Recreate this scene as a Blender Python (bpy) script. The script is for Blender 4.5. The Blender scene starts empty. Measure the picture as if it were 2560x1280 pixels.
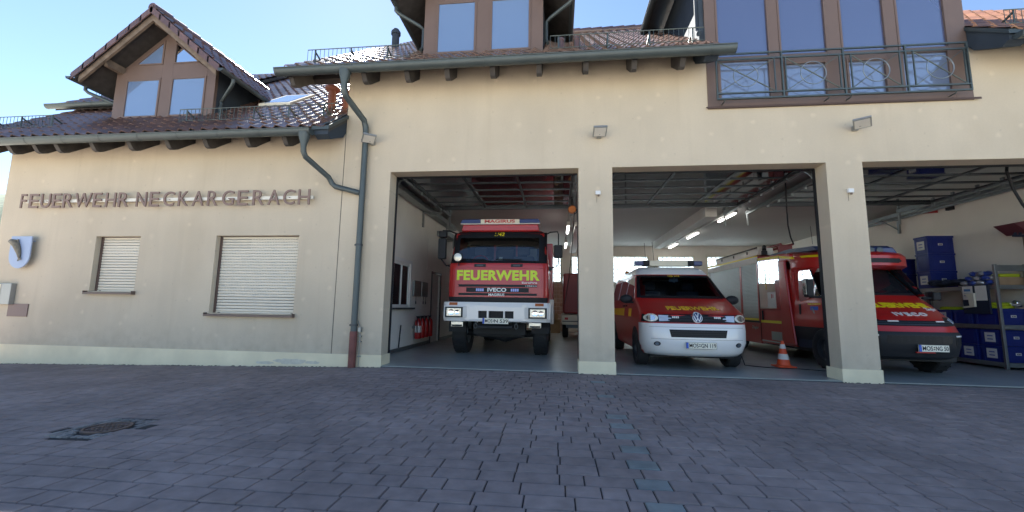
import bpy, bmesh, math, random
from mathutils import Vector, Matrix
R = math.radians
random.seed(7)
S = bpy.context.scene
COL = S.collection
# ------------------------------------------------------------------ camera, sky, sun, exposure
cd = bpy.data.cameras.new('camera'); cam = bpy.data.objects.new('camera', cd); COL.objects.link(cam)
cd.sensor_width = 36; cd.lens = 1022.427/2560*36; cd.clip_start = .05; cd.clip_end = 2000
cam.matrix_world = Matrix(((0.9937883, -0.0017937, 0.1112724, 2.99655), (0.1101976, -0.1236890, -0.9861833, -7.29573),
                           (0.0155321, 0.9923194, -0.1227230, 1.1), (0, 0, 0, 1)))
S.camera = cam
SUN_EL, SUN_AZ = 39.7, -28.0          # azimuth from +Y towards +X
w = bpy.data.worlds.new('World'); S.world = w; w.use_nodes = True
nt = w.node_tree; bg = nt.nodes['Background']
sky = nt.nodes.new('ShaderNodeTexSky'); sky.sky_type = 'NISHITA'; sky.sun_disc = False
sky.sun_elevation = R(SUN_EL); sky.sun_rotation = R(SUN_AZ); sky.altitude = 100
sky.air_density = .85; sky.dust_density = .05; sky.ozone_density = 1.6
nt.links.new(sky.outputs[0], bg.inputs[0]); bg.inputs[1].default_value = .048
ld = bpy.data.lights.new('sun', 'SUN'); ld.energy = 5; ld.angle = R(.53); ld.color = (1, .95, .87)
sun = bpy.data.objects.new('sun', ld); COL.objects.link(sun)
sd = Vector((math.sin(R(SUN_AZ))*math.cos(R(SUN_EL)), math.cos(R(SUN_AZ))*math.cos(R(SUN_EL)), math.sin(R(SUN_EL))))
sun.rotation_euler = sd.to_track_quat('Z', 'Y').to_euler(); sun.location = sd*60
S.view_settings.view_transform = 'Standard'; S.view_settings.look = 'None'
S.view_settings.exposure = 2.52; S.view_settings.gamma = 1
S.cycles.max_bounces = 8; S.cycles.diffuse_bounces = 5; S.cycles.glossy_bounces = 4
S.cycles.transparent_max_bounces = 12; S.cycles.transmission_bounces = 6
S.cycles.sample_clamp_indirect = 6; S.cycles.use_denoising = True
S.cycles.caustics_reflective = False; S.cycles.caustics_refractive = False

# ------------------------------------------------------------------ materials
def srgb(h):
    c = [int(h[i:i+2], 16)/255 for i in (0, 2, 4)]
    return tuple((x/12.92 if x <= .04045 else ((x+.055)/1.055)**2.4) for x in c)
def mat(name, col, rough=.5, metal=0, var=0, vs=6, bump=0, bs=60, coat=0, spec=.5, var2=0, vs2=1.2, rvar=0):
    m = bpy.data.materials.new(name); m.use_nodes = True; n = m.node_tree; N = n.nodes; L = n.links
    p = N['Principled BSDF']; p.inputs['Base Color'].default_value = (*col, 1)
    p.inputs['Roughness'].default_value = rough; p.inputs['Metallic'].default_value = metal
    p.inputs['Coat Weight'].default_value = coat; p.inputs['Coat Roughness'].default_value = .05
    p.inputs['Specular IOR Level'].default_value = spec
    tc = N.new('ShaderNodeTexCoord')
    if var or var2:
        last = None
        for v, s in ((var, vs), (var2, vs2)):
            if not v: continue
            t = N.new('ShaderNodeTexNoise'); t.inputs['Scale'].default_value = s; t.inputs['Detail'].default_value = 5
            L.new(tc.outputs['Object'], t.inputs['Vector'])
            r = N.new('ShaderNodeMapRange'); r.inputs['From Min'].default_value = .3; r.inputs['From Max'].default_value = .7
            r.inputs['To Min'].default_value = 1-v; r.inputs['To Max'].default_value = 1+v
            L.new(t.outputs['Fac'], r.inputs['Value'])
            if last is None: last = r.outputs[0]
            else:
                mm = N.new('ShaderNodeMath'); mm.operation = 'MULTIPLY'; L.new(last, mm.inputs[0]); L.new(r.outputs[0], mm.inputs[1]); last = mm.outputs[0]
        x = N.new('ShaderNodeVectorMath'); x.operation = 'SCALE'; x.inputs[0].default_value = col; L.new(last, x.inputs['Scale'])
        L.new(x.outputs[0], p.inputs['Base Color'])
    if rvar:
        t = N.new('ShaderNodeTexNoise'); t.inputs['Scale'].default_value = 3; t.inputs['Detail'].default_value = 4
        L.new(tc.outputs['Object'], t.inputs['Vector'])
        r = N.new('ShaderNodeMapRange'); r.inputs['To Min'].default_value = max(0, rough-rvar); r.inputs['To Max'].default_value = rough+rvar
        L.new(t.outputs['Fac'], r.inputs['Value']); L.new(r.outputs[0], p.inputs['Roughness'])
    if bump:
        t = N.new('ShaderNodeTexNoise'); t.inputs['Scale'].default_value = bs; t.inputs['Detail'].default_value = 4
        L.new(tc.outputs['Object'], t.inputs['Vector'])
        b = N.new('ShaderNodeBump'); b.inputs['Strength'].default_value = bump; b.inputs['Distance'].default_value = .01
        L.new(t.outputs['Fac'], b.inputs['Height']); L.new(b.outputs[0], p.inputs['Normal'])
    return m

def stucco(name, col, spots=True):
    m = mat(name, col, .9, bump=.35, bs=140); n = m.node_tree; N = n.nodes; L = n.links; p = N['Principled BSDF']
    tc = N.new('ShaderNodeTexCoord')
    def noise(scale, sc=(1, 1, 1), det=5):
        mp = N.new('ShaderNodeMapping'); mp.inputs['Scale'].default_value = sc; L.new(tc.outputs['Object'], mp.inputs[0])
        t = N.new('ShaderNodeTexNoise'); t.inputs['Scale'].default_value = scale; t.inputs['Detail'].default_value = det
        L.new(mp.outputs[0], t.inputs[0]); return t.outputs['Fac']
    def rng(v, a, b, c, d):
        r = N.new('ShaderNodeMapRange'); L.new(v, r.inputs[0])
        for i, q in enumerate((a, b, c, d)): r.inputs[i+1].default_value = q
        return r.outputs[0]
    def mix(f, a, b):
        x = N.new('ShaderNodeMix'); x.data_type = 'RGBA'; L.new(f, x.inputs['Factor'])
        for v, s in ((a, 6), (b, 7)):
            if isinstance(v, tuple): x.inputs[s].default_value = (*v, 1)
            else: L.new(v, x.inputs[s])
        return x.outputs[2]
    c = mix(rng(noise(.7), .35, .65, 0, 1), tuple(q*.93 for q in col), tuple(min(1, q*1.05) for q in col))
    # run-off streaks below sills and eaves, soft weathering
    c = mix(rng(noise(3, (1, 1, .10)), .52, .78, 0, .35), c, tuple(q*1.15 for q in col))
    c = mix(rng(noise(5, (1, 1, .06)), .58, .8, 0, .32), c, (col[0]*.72, col[1]*.69, col[2]*.64))
    c = mix(rng(noise(1.3, (1, 1, .5)), .52, .75, 0, .3), c, (col[0]*.80, col[1]*.77, col[2]*.72))
    c = mix(rng(noise(35, det=2), .3, .7, 0, .12), c, tuple(q*.7 for q in col))
    if spots:
        sz = N.new('ShaderNodeSeparateXYZ'); L.new(tc.outputs['Object'], sz.inputs[0]); hz = rng(sz.outputs[2], .15, .75, 1, 0)
        mz = N.new('ShaderNodeMath'); mz.operation = 'MULTIPLY'; L.new(hz, mz.inputs[0]); L.new(rng(noise(6), .4, .7, 0, .4), mz.inputs[1])
        c = mix(mz.outputs[0], c, (col[0]*.66, col[1]*.63, col[2]*.58))
        for sc, rad, tint, f in ((1.3, .055, 1.22, .5), (2.1, .022, .55, .3), (.8, .085, 1.14, .5)):
            mp = N.new('ShaderNodeMapping'); mp.inputs['Location'].default_value = (sc*3, .37, sc); L.new(tc.outputs['Object'], mp.inputs[0])
            sx_ = N.new('ShaderNodeSeparateXYZ'); L.new(mp.outputs[0], sx_.inputs[0]); fl = N.new('ShaderNodeCombineXYZ'); L.new(sx_.outputs[0], fl.inputs[0]); L.new(sx_.outputs[2], fl.inputs[1])
            nz = N.new('ShaderNodeTexNoise'); nz.inputs['Scale'].default_value = 14; L.new(tc.outputs['Object'], nz.inputs[0])
            sc2 = N.new('ShaderNodeVectorMath'); sc2.operation = 'MULTIPLY_ADD'; sc2.inputs[1].default_value = (.06, .06, 0)
            L.new(nz.outputs['Color'], sc2.inputs[0]); L.new(fl.outputs[0], sc2.inputs[2])
            v = N.new('ShaderNodeTexVoronoi'); v.voronoi_dimensions = '2D'; v.inputs['Scale'].default_value = sc; L.new(sc2.outputs[0], v.inputs['Vector'])
            d = rng(v.outputs['Distance'], rad*sc*.1, rad*sc, f, 0)
            k = N.new('ShaderNodeSeparateColor'); L.new(v.outputs['Color'], k.inputs[0])
            g = N.new('ShaderNodeMath'); g.operation = 'GREATER_THAN'; g.inputs[1].default_value = .35; L.new(k.outputs[0], g.inputs[0])
            mu = N.new('ShaderNodeMath'); mu.operation = 'MULTIPLY'; L.new(d, mu.inputs[0]); L.new(g.outputs[0], mu.inputs[1])
            c = mix(mu.outputs[0], c, tuple(min(1, q*tint) for q in col))
    L.new(c, p.inputs['Base Color'])
    return m

def tile_mat(name, cols, rough=.42):
    m = bpy.data.materials.new(name); m.use_nodes = True; N = m.node_tree.nodes; L = m.node_tree.links; p = N['Principled BSDF']
    g = N.new('ShaderNodeNewGeometry'); r = N.new('ShaderNodeValToRGB'); L.new(g.outputs['Random Per Island'], r.inputs[0])
    e = r.color_ramp.elements
    while len(e) < len(cols): e.new(.5)
    for i, c in enumerate(cols): e[i].position = i/(len(cols)-1); e[i].color = (*c, 1)
    tc = N.new('ShaderNodeTexCoord'); t = N.new('ShaderNodeTexNoise'); t.inputs['Scale'].default_value = 9; t.inputs['Detail'].default_value = 6
    L.new(tc.outputs['Object'], t.inputs[0])
    mr = N.new('ShaderNodeMapRange'); mr.inputs[1].default_value = .3; mr.inputs[2].default_value = .7; mr.inputs[3].default_value = .84; mr.inputs[4].default_value = 1.14
    L.new(t.outputs['Fac'], mr.inputs[0])
    t3 = N.new('ShaderNodeTexNoise'); t3.inputs['Scale'].default_value = .8; t3.inputs['Detail'].default_value = 6; L.new(tc.outputs['Object'], t3.inputs[0])
    mq = N.new('ShaderNodeMapRange'); mq.inputs[1].default_value = .35; mq.inputs[2].default_value = .65; mq.inputs[3].default_value = .80; mq.inputs[4].default_value = 1.1; L.new(t3.outputs['Fac'], mq.inputs[0])
    mu = N.new('ShaderNodeMath'); mu.operation = 'MULTIPLY'; L.new(mr.outputs[0], mu.inputs[0]); L.new(mq.outputs[0], mu.inputs[1])
    s = N.new('ShaderNodeVectorMath'); s.operation = 'SCALE'; L.new(r.outputs[0], s.inputs[0]); L.new(mu.outputs[0], s.inputs['Scale'])
    L.new(s.outputs[0], p.inputs['Base Color']); p.inputs['Roughness'].default_value = rough; p.inputs['Specular IOR Level'].default_value = .9 if rough < .5 else .3
    b = N.new('ShaderNodeBump'); b.inputs['Strength'].default_value = .25; b.inputs['Distance'].default_value = .006
    t2 = N.new('ShaderNodeTexNoise'); t2.inputs['Scale'].default_value = 120; L.new(tc.outputs['Object'], t2.inputs[0])
    L.new(t2.outputs['Fac'], b.inputs['Height']); L.new(b.outputs[0], p.inputs['Normal'])
    return m

def glass_mat(name, tint, fac_min=.12, rough=.02, trans=.5, back=None):
    """window pane: fresnel mirror over a tinted see-through (or, with back, an opaque back coat)"""
    m = bpy.data.materials.new(name); m.use_nodes = True; N = m.node_tree.nodes; L = m.node_tree.links
    N.remove(N['Principled BSDF']); out = N['Material Output']
    gl = N.new('ShaderNodeBsdfGlossy'); gl.inputs['Roughness'].default_value = rough; gl.inputs[0].default_value = (.93, .96, 1, 1)
    if back: tr = N.new('ShaderNodeBsdfDiffuse'); tr.inputs[0].default_value = (*back, 1)
    else: tr = N.new('ShaderNodeBsdfTransparent'); tr.inputs[0].default_value = (*[q*trans for q in tint], 1)
    fr = N.new('ShaderNodeFresnel'); fr.inputs[0].default_value = 1.5
    mr = N.new('ShaderNodeMapRange'); mr.inputs[3].default_value = fac_min; mr.inputs[4].default_value = 1; L.new(fr.outputs[0], mr.inputs[0])
    mx = N.new('ShaderNodeMixShader'); L.new(mr.outputs[0], mx.inputs[0]); L.new(tr.outputs[0], mx.inputs[1]); L.new(gl.outputs[0], mx.inputs[2])
    L.new(mx.outputs[0], out.inputs[0]); return m

M = {}
M['wall'] = stucco('cream_stucco', (.60, .52, .40))
M['plinth'] = mat('pale_plinth', (.84, .74, .52), .85, var=.06, vs=3, bump=.3, bs=90, var2=.08, vs2=.8)
M['seam'] = mat('joint_seal', (.10, .09, .08), .8)
M['in_wall'] = mat('white_interior_plaster', (.80, .77, .71), .85, var=.04, vs=1.5, bump=.15, bs=80)
M['ceil'] = mat('grey_ceiling', (.50, .49, .47), .8, var=.04, vs=1)
M['floor'] = mat('blue_grey_floor_coating', (.33, .35, .335), .34, var=.08, vs=2, var2=.12, vs2=.5, rvar=.12)
M['tiles'] = tile_mat('roof_tiles', [(.09, .05, .042), (.14, .078, .062), (.11, .06, .05), (.18, .10, .08)], .3)
M['tiles_sunlit'] = tile_mat('roof_tiles_sunlit', [(.26, .12, .065), (.34, .16, .085), (.22, .10, .06)])  # brighter orange copy of the roof tiles, sunlight put into the colour
M['paver'] = tile_mat('pavers', [(.275, .22, .202), (.295, .237, .218), (.28, .224, .206), (.315, .254, .234), (.288, .23, .211)], .9)
M['paver_blue'] = tile_mat('blue_pavers', [(.24, .262, .252), (.26, .282, .272), (.23, .252, .242)], .6)
M['joint'] = mat('joint_sand', (.03, .027, .026), .95)
M['asphalt'] = mat('far_ground', (.45, .42, .36), .9, var=.2, vs=.4)
M['brown'] = mat('brown_window_frame', (.155, .108, .09), .45, var=.04, vs=4)
M['brown_dk'] = mat('brown_rail', (.10, .065, .055), .45)
M['zinc'] = mat('green_grey_gutter', (.075, .095, .10), .45, metal=.35, var=.12, vs=3, rvar=.1)
M['wood'] = mat('dark_rafter_wood', (.055, .05, .048), .7, var=.25, vs=8)
M['wood_lt'] = mat('weathered_wood', (.16, .12, .09), .75, var=.3, vs=6)
M['slate'] = mat('blue_grey_cheek_panel', (.05, .065, .085), .8, var=.15, vs=2, spec=.1)
M['steel'] = mat('galvanised_steel', (.30, .33, .34), .4, metal=.8, var=.12, vs=8)
M['dksteel'] = mat('dark_steel', (.06, .07, .08), .4, metal=.6)
M['rail'] = mat('grey_green_railing', (.09, .115, .115), .4, metal=.5)
M['redpipe'] = mat('rust_red_pipe', (.17, .055, .045), .6, var=.2, vs=6)
M['shutter'] = mat('ivory_roller_shutter', (.74, .69, .58), .5)
M['slot'] = mat('shutter_slot', (.06, .055, .05), .8)
M['white'] = mat('white_paint', (.78, .78, .77), .3, coat=.6)
M['whitem'] = mat('white_matt', (.70, .69, .66), .6, var=.05, vs=4)
M['cream'] = mat('cream_plastic', (.72, .68, .55), .5)
M['red'] = mat('fire_red_paint', (.44, .016, .014), .35, coat=.45, var=.05, vs=1.2)
M['red_ext'] = mat('extinguisher_red', (.40, .015, .015), .3, coat=.5)
M['tarp'] = mat('red_tarpaulin', (.22, .022, .025), .45, bump=.5, bs=5)
M['black'] = mat('black_plastic', (.016, .018, .022), .55, spec=.3)
M['blackg'] = mat('black_gloss', (.012, .013, .016), .4, spec=.2)
M['rubber'] = mat('tyre_rubber', (.016, .017, .019), .75, bump=.4, bs=40)
M['chrome'] = mat('chrome', (.75, .75, .76), .12, metal=1)
M['alu'] = mat('aluminium_shutter', (.34, .35, .35), .42, metal=.55, var=.05, vs=2)
M['lime'] = mat('reflective_lime', (.62, .80, .03), .45)
M['yellow'] = mat('reflective_yellow', (.80, .66, .01), .45)
M['gold'] = mat('gold_lettering', (.85, .56, .03), .5)
M['redtxt'] = mat('red_lettering', (.50, .02, .02), .4)
M['bluebeacon'] = mat('blue_beacon', (.006, .014, .12), .3, coat=.15)
M['amber'] = mat('amber_lens', (.45, .12, .02), .2, coat=.5)
M['lens'] = mat('headlamp_reflector', (.80, .76, .64), .22, metal=.35, bump=.8, bs=25, coat=1)
M['bluepl'] = mat('blue_crate_plastic', (.008, .022, .19), .38, var=.08, vs=5)
M['euro'] = mat('plate_blue', (.01, .09, .50), .4)
M['plate'] = mat('plate_white', (.80, .78, .66), .4)
M['orange'] = mat('cone_orange', (.75, .09, .025), .45, var=.08, vs=10)
M['hosey'] = mat('lime_hose', (.50, .60, .02), .6, bump=.4, bs=60)
M['card'] = mat('cardboard', (.36, .25, .15), .8, var=.15, vs=5)
M['navy'] = mat('navy_cloth', (.012, .018, .04), .8, bump=.4, bs=12)
M['bluew'] = mat('blue_wrap', (.03, .06, .30), .3, bump=.4, bs=20)
M['clear'] = mat('silver_wrap', (.50, .52, .56), .18, metal=.5, bump=.9, bs=18)
M['iron'] = mat('cast_iron', (.14, .10, .085), .6, metal=.3, bump=.6, bs=60, var=.2, vs=9)
M['gold_fish'] = mat('bronze_fish', (.22, .19, .14), .6, metal=0, var=.2, vs=20)
M['shieldblue'] = mat('pale_blue_enamel', (.36, .45, .64), .35)
M['plaque'] = mat('brown_plaque', (.20, .135, .125), .5)
M['seat'] = mat('grey_seat_fabric', (.10, .10, .11), .9)
M['cabin'] = mat('cabin_lining', (.03, .03, .034), .8)
M['hill'] = mat('wooded_hill', (.07, .11, .07), .95, var=.5, vs=.25)
M['lamp'] = bpy.data.materials.new('lit_tube'); M['lamp'].use_nodes = True
_p = M['lamp'].node_tree.nodes['Principled BSDF']; _p.inputs['Base Color'].default_value = (.9, .9, .9, 1)
_p.inputs['Emission Color'].default_value = (1, .98, .93, 1); _p.inputs['Emission Strength'].default_value = 2.4
M['pane'] = glass_mat('attic_pane', (.6, .6, .6), .20, .015, back=(.16, .24, .40))
M['panebig'] = glass_mat('gable_pane', (.5, .55, .65), .22, .01, back=(.075, .09, .18))
M['panelo'] = glass_mat('gable_lower_pane', (.5, .55, .65), .22, .01, back=(.17, .22, .34))
M['darkglass'] = glass_mat('dark_glass', (.1, .1, .1), .06, .01, back=(.012, .014, .018))
M['doorglass'] = glass_mat('door_acrylic', (.1, .1, .12), .16, .05, back=(.020, .021, .028))
M['ws'] = glass_mat('windscreen', (.75, .85, .9), .05, .01, trans=.62)
M['block'] = bpy.data.materials.new('glass_block'); M['block'].use_nodes = True
_N = M['block'].node_tree.nodes; _L = M['block'].node_tree.links; _N.remove(_N['Principled BSDF'])
_t = _N.new('ShaderNodeBsdfTranslucent'); _t.inputs[0].default_value = (.80, .90, .96, 1)
_g = _N.new('ShaderNodeBsdfTransparent'); _g.inputs[0].default_value = (.8, .88, .95, 1)
_gl = _N.new('ShaderNodeBsdfGlossy'); _gl.inputs['Roughness'].default_value = .15
_m = _N.new('ShaderNodeMixShader'); _m.inputs[0].default_value = .30; _m2 = _N.new('ShaderNodeMixShader'); _m2.inputs[0].default_value = .08
_n = _N.new('ShaderNodeTexNoise'); _n.inputs['Scale'].default_value = 11; _tc = _N.new('ShaderNodeTexCoord'); _L.new(_tc.outputs['Object'], _n.inputs[0])
_b = _N.new('ShaderNodeMapRange'); _b.inputs[1].default_value = .42; _b.inputs[2].default_value = .58; _b.inputs[3].default_value = .05; _b.inputs[4].default_value = .5
_L.new(_n.outputs['Fac'], _b.inputs[0]); _L.new(_b.outputs[0], _m.inputs[0])
_L.new(_t.outputs[0], _m.inputs[1]); _L.new(_g.outputs[0], _m.inputs[2]); _L.new(_m.outputs[0], _m2.inputs[1]); _L.new(_gl.outputs[0], _m2.inputs[2])
_L.new(_m2.outputs[0], _N['Material Output'].inputs[0])

# ------------------------------------------------------------------ mesh builder
ORG = {}
class MB:
    def __init__(s): s.v = []; s.f = []; s.m = []
    def add(s, vs, fs, mi=0):
        b = len(s.v); s.v += [tuple(q) for q in vs]; s.f += [tuple(b+i for i in f) for f in fs]; s.m += [mi]*len(fs); return s
    def box(s, x0, x1, y0, y1, z0, z1, mi=0, xf=None):
        vs = [(x, y, z) for x in (x0, x1) for y in (y0, y1) for z in (z0, z1)]
        if xf: vs = [xf(*q) for q in vs]
        return s.add(vs, [(0, 1, 3, 2), (4, 6, 7, 5), (0, 4, 5, 1), (2, 3, 7, 6), (0, 2, 6, 4), (1, 5, 7, 3)], mi)
    def hexa(s, a, b, mi=0):      # a,b = two 4-point loops
        return s.add(list(a)+list(b), [(3, 2, 1, 0), (4, 5, 6, 7), (0, 1, 5, 4), (1, 2, 6, 5), (2, 3, 7, 6), (3, 0, 4, 7)], mi)
    def prism(s, poly, fn, a, b, mi=0):   # poly 2D, fn(u,v,w)->xyz
        n = len(poly); vs = [fn(u, v, a) for u, v in poly]+[fn(u, v, b) for u, v in poly]
        fs = [tuple(range(n-1, -1, -1)), tuple(range(n, 2*n))]+[(i, (i+1) % n, n+(i+1) % n, n+i) for i in range(n)]
        return s.add(vs, fs, mi)
    def tube(s, pts, r, n=10, mi=0, caps=True, closed=False):
        pts = [Vector(p) for p in pts]; m = len(pts); rs = r if isinstance(r, (list, tuple)) else [r]*m
        vs = []; up = None
        for i, p in enumerate(pts):
            if closed: t = pts[(i+1) % m]-pts[i-1]
            else: t = pts[min(i+1, m-1)]-pts[max(i-1, 0)]
            t.normalize()
            if up is None:
                up = Vector((0, 0, 1)) if abs(t.z) < .9 else Vector((0, 1, 0))
            a = t.cross(up).normalized(); b = a.cross(t).normalized(); up = b
            for k in range(n):
                q = 2*math.pi*k/n; vs.append(p+(a*math.cos(q)+b*math.sin(q))*rs[i])
        fs = []
        for i in range(m if closed else m-1):
            j = (i+1) % m
            for k in range(n): fs.append((i*n+k, i*n+(k+1) % n, j*n+(k+1) % n, j*n+k))
        if caps and not closed: fs += [tuple(range(n-1, -1, -1)), tuple(range((m-1)*n, m*n))]
        return s.add(vs, fs, mi)
    def lathe(s, prof, org, axis='Z', n=20, mi=0):   # prof (r,h)
        vs = []; fs = []
        for r, h in prof:
            for k in range(n):
                q = 2*math.pi*k/n; a, b = r*math.cos(q), r*math.sin(q)
                vs.append({'Z': (org[0]+a, org[1]+b, org[2]+h), 'X': (org[0]+h, org[1]+a, org[2]+b), 'Y': (org[0]+a, org[1]+h, org[2]+b)}[axis])
        for i in range(len(prof)-1):
            for k in range(n): fs.append((i*n+k, i*n+(k+1) % n, (i+1)*n+(k+1) % n, (i+1)*n+k))
        return s.add(vs, fs, mi)
    def blob(s, c, r, n=8, mi=0, jit=0):
        vs = []; fs = []
        for i in range(n//2+1):
            a = math.pi*i/(n//2)
            for k in range(n):
                q = 2*math.pi*k/n; j = 1+random.uniform(-jit, jit)
                vs.append((c[0]+r[0]*math.sin(a)*math.cos(q)*j, c[1]+r[1]*math.sin(a)*math.sin(q)*j, c[2]+r[2]*math.cos(a)*j))
        for i in range(n//2):
            for k in range(n): fs.append((i*n+k, (i+1)*n+k, (i+1)*n+(k+1) % n, i*n+(k+1) % n))
        return s.add(vs, fs, mi)
    def build(s, name, mats, parent=None, smooth=False, bevel=0, label=None, cat=None, group=None, kind=None, loc=None):
        if not isinstance(mats, (list, tuple)): mats = [mats]
        o0 = ORG[parent.name] if parent is not None else Vector((0, 0, 0))
        if loc is None: loc = o0 if parent is not None else Vector((0, 0, 0))
        loc = Vector(loc)
        me = bpy.data.meshes.new(name); me.from_pydata([tuple(Vector(v)-loc) for v in s.v], [], s.f)
        for m in mats: me.materials.append(m)
        me.polygons.foreach_set('material_index', s.m); me.polygons.foreach_set('use_smooth', [smooth]*len(s.f))
        me.update()
        o = bpy.data.objects.new(name, me); COL.objects.link(o)
        if parent is not None: o.parent = parent; o.location = loc-o0
        else: o.location = loc
        ORG[o.name] = loc.copy()
        if smooth:
            bm = bmesh.new(); bm.from_mesh(me); bmesh.ops.recalc_face_normals(bm, faces=bm.faces)
            for e in bm.edges:
                if len(e.link_faces) == 2 and e.calc_face_angle(0) > R(38): e.smooth = False
            bm.to_mesh(me); bm.free()
        if bevel:
            b = o.modifiers.new('bevel', 'BEVEL'); b.width = bevel; b.segments = 2; b.limit_method = 'ANGLE'; b.angle_limit = R(40); b.harden_normals = False
        tag(o, label, cat, group, kind); return o
def tag(o, label=None, cat=None, group=None, kind=None):
    if label: o['label'] = label
    if cat: o['category'] = cat
    if group: o['group'] = group
    if kind: o['kind'] = kind
    return o
def thing(name, loc, label, cat, group=None):
    o = bpy.data.objects.new(name, None); COL.objects.link(o); o.location = loc; ORG[o.name] = Vector(loc); o.empty_display_size = .1
    return tag(o, label, cat, group)
def dup(root, loc, label=None):
    def rec(o, par):
        c = o.copy(); COL.objects.link(c); c.parent = par
        for ch in list(o.children): rec(ch, c)
        return c
    c = rec(root, None); c.location = loc
    if label: c['label'] = label
    return c

def text_geo(s, bold=0.0, space=1.0):
    cu = bpy.data.curves.new('t', 'FONT'); cu.body = s; cu.offset = bold; cu.space_character = space; cu.resolution_u = 4
    o = bpy.data.objects.new('t', cu); COL.objects.link(o); bpy.context.view_layer.update()
    me = bpy.data.meshes.new_from_object(o.evaluated_get(bpy.context.evaluated_depsgraph_get()))
    vs = [(v.co.x, v.co.y) for v in me.vertices]; fs = [tuple(p.vertices) for p in me.polygons]
    bpy.data.objects.remove(o); bpy.data.curves.remove(cu); bpy.data.meshes.remove(me)
    return vs, fs
def fit(vs, u0, u1, v0, v1, slant=0):
    xs = [a for a, b in vs]; ys = [b for a, b in vs]; x0, x1, y0, y1 = min(xs), max(xs), min(ys), max(ys)
    return [(u0+(a-x0)/(x1-x0)*(u1-u0)+slant*(b-y0)/(y1-y0)*(v1-v0), v0+(b-y0)/(y1-y0)*(v1-v0)) for a, b in vs]
def skin(mb, vs, fs, surf, off, thick, cut=0, mi=0):
    """lay a flat 2D mesh on a surface: surf(u,v,off)->xyz; gives it thickness"""
    bm = bmesh.new(); bv = [bm.verts.new((a, b, 0)) for a, b in vs]
    for f in fs:
        try: bm.faces.new([bv[i] for i in f])
        except ValueError: pass
    bmesh.ops.remove_doubles(bm, verts=bm.verts, dist=1e-5)
    bmesh.ops.triangulate(bm, faces=bm.faces)
    if cut:
        us = [a for a, b in vs]; ws = [b for a, b in vs]
        for ax, lo, hi in ((0, min(us), max(us)), (1, min(ws), max(ws))):
            k = math.floor(lo/cut)+1
            while k*cut < hi-1e-4:
                co = (k*cut, 0, 0) if ax == 0 else (0, k*cut, 0); no = (1, 0, 0) if ax == 0 else (0, 1, 0)
                bmesh.ops.bisect_plane(bm, geom=bm.verts[:]+bm.edges[:]+bm.faces[:], plane_co=co, plane_no=no); k += 1
    bm.verts.index_update(); top = [surf(v.co.x, v.co.y, off) for v in bm.verts]; low = [surf(v.co.x, v.co.y, off-thick) for v in bm.verts]
    n = len(top); F = [tuple(v.index for v in f.verts) for f in bm.faces]
    F2 = []
    for e in bm.edges:
        if len(e.link_faces) == 1: a, b = e.verts[0].index, e.verts[1].index; F2.append((a, b, n+b, n+a))
    mb.add(top+low, F+F2, mi); bm.free()
def rect(u0, u1, v0, v1): return [(u0, v0), (u1, v0), (u1, v1), (u0, v1)]
def decal(mb, poly, surf, off=.006, thick=.012, cut=.08, mi=0): skin(mb, poly, [tuple(range(len(poly)))], surf, off, thick, cut, mi)
def label_text(mb, s, surf, u0, u1, v0, v1, off=.008, thick=.004, bold=0, cut=0, mi=0, space=1.0, slant=0):
    vs, fs = text_geo(s, bold, space); skin(mb, fit(vs, u0, u1, v0, v1, slant), fs, surf, off, thick, cut, mi)
def front(cx, y):     # flat plane facing -Y;  u = x, v = z
    return lambda u, v, o: (cx+u, y-o, v)
def side(x, sgn=-1):  # flat plane facing sgn*X;  u = y, v = z
    return lambda u, v, o: (x+sgn*o, u, v)

# ================================================================== GROUND
def gz(x): return .022*min(0, max(x, -11)) - .02
g = MB(); xs = [-400, -60, -11, 0, 14, 60, 400]; ys = [-400, -60, -9.3, 0.2, 14, 60, 400]
for i in range(6):
    for j in range(6):
        g.add([(xs[a], ys[b], gz(xs[a])-.05) for a, b in ((i, j), (i+1, j), (i+1, j+1), (i, j+1))], [(0, 1, 2, 3)])
g.build('ground', M['asphalt'], kind='structure')
# paved yard: every paver its own raised block with slightly rounded edges
pv = MB(); rr = random.Random(3)
MH = (-1.05, -3.86)
pitch = .166; y = -.035; row = 0
BR = set()
def wav(x, y): return .018*math.sin(x*.45+y*.3)+.008*math.sin(x*1.3+2+y)
while y > -9.2:
    x = -11.5+rr.uniform(-.2, 0); blue_row = row % 2 == 0 and (row > 15 or row in (4, 10))
    while x < 15.2:
        L = rr.choice((.16, .22, .24, .26, .28, .30))
        if blue_row and x < 3.50:
            if x+L > 3.50-.09: L = 3.50-x
        isb = blue_row and abs(x-3.50) < 1e-4
        if isb: L = .22
        cx, cy = x+L/2, y-pitch/2
        if not (abs(cx-MH[0]) < .27 and abs(cy-MH[1]) < .27):
            h = .001*rr.gauss(0, 1); tx, ty = rr.gauss(0, .004), rr.gauss(0, .004); jo = .003; bv = .005
            x0, x1, y1, y0 = x+jo, x+L-jo, y-.0055, y-pitch+.0055
            def q(a, b, d): return (a, b+wav(a, b), gz(a)+h+d+tx*(a-cx)+ty*(b-cy))
            T = [q(x0+bv, y0+bv, 0), q(x1-bv, y0+bv, 0), q(x1-bv, y1-bv, 0), q(x0+bv, y1-bv, 0)]
            B = [q(x0, y0, -.010), q(x1, y0, -.010), q(x1, y1, -.010), q(x0, y1, -.010)]
            pv.add(T+B, [(0, 1, 2, 3)]+[(4+i, 4+(i+1) % 4, (i+1) % 4, i) for i in range(4)], 1 if isb else 0)
        x += L
    y -= pitch; row += 1
pv.build('paved_yard', [M['paver'], M['paver_blue']], kind='structure')
jb = MB()
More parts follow.
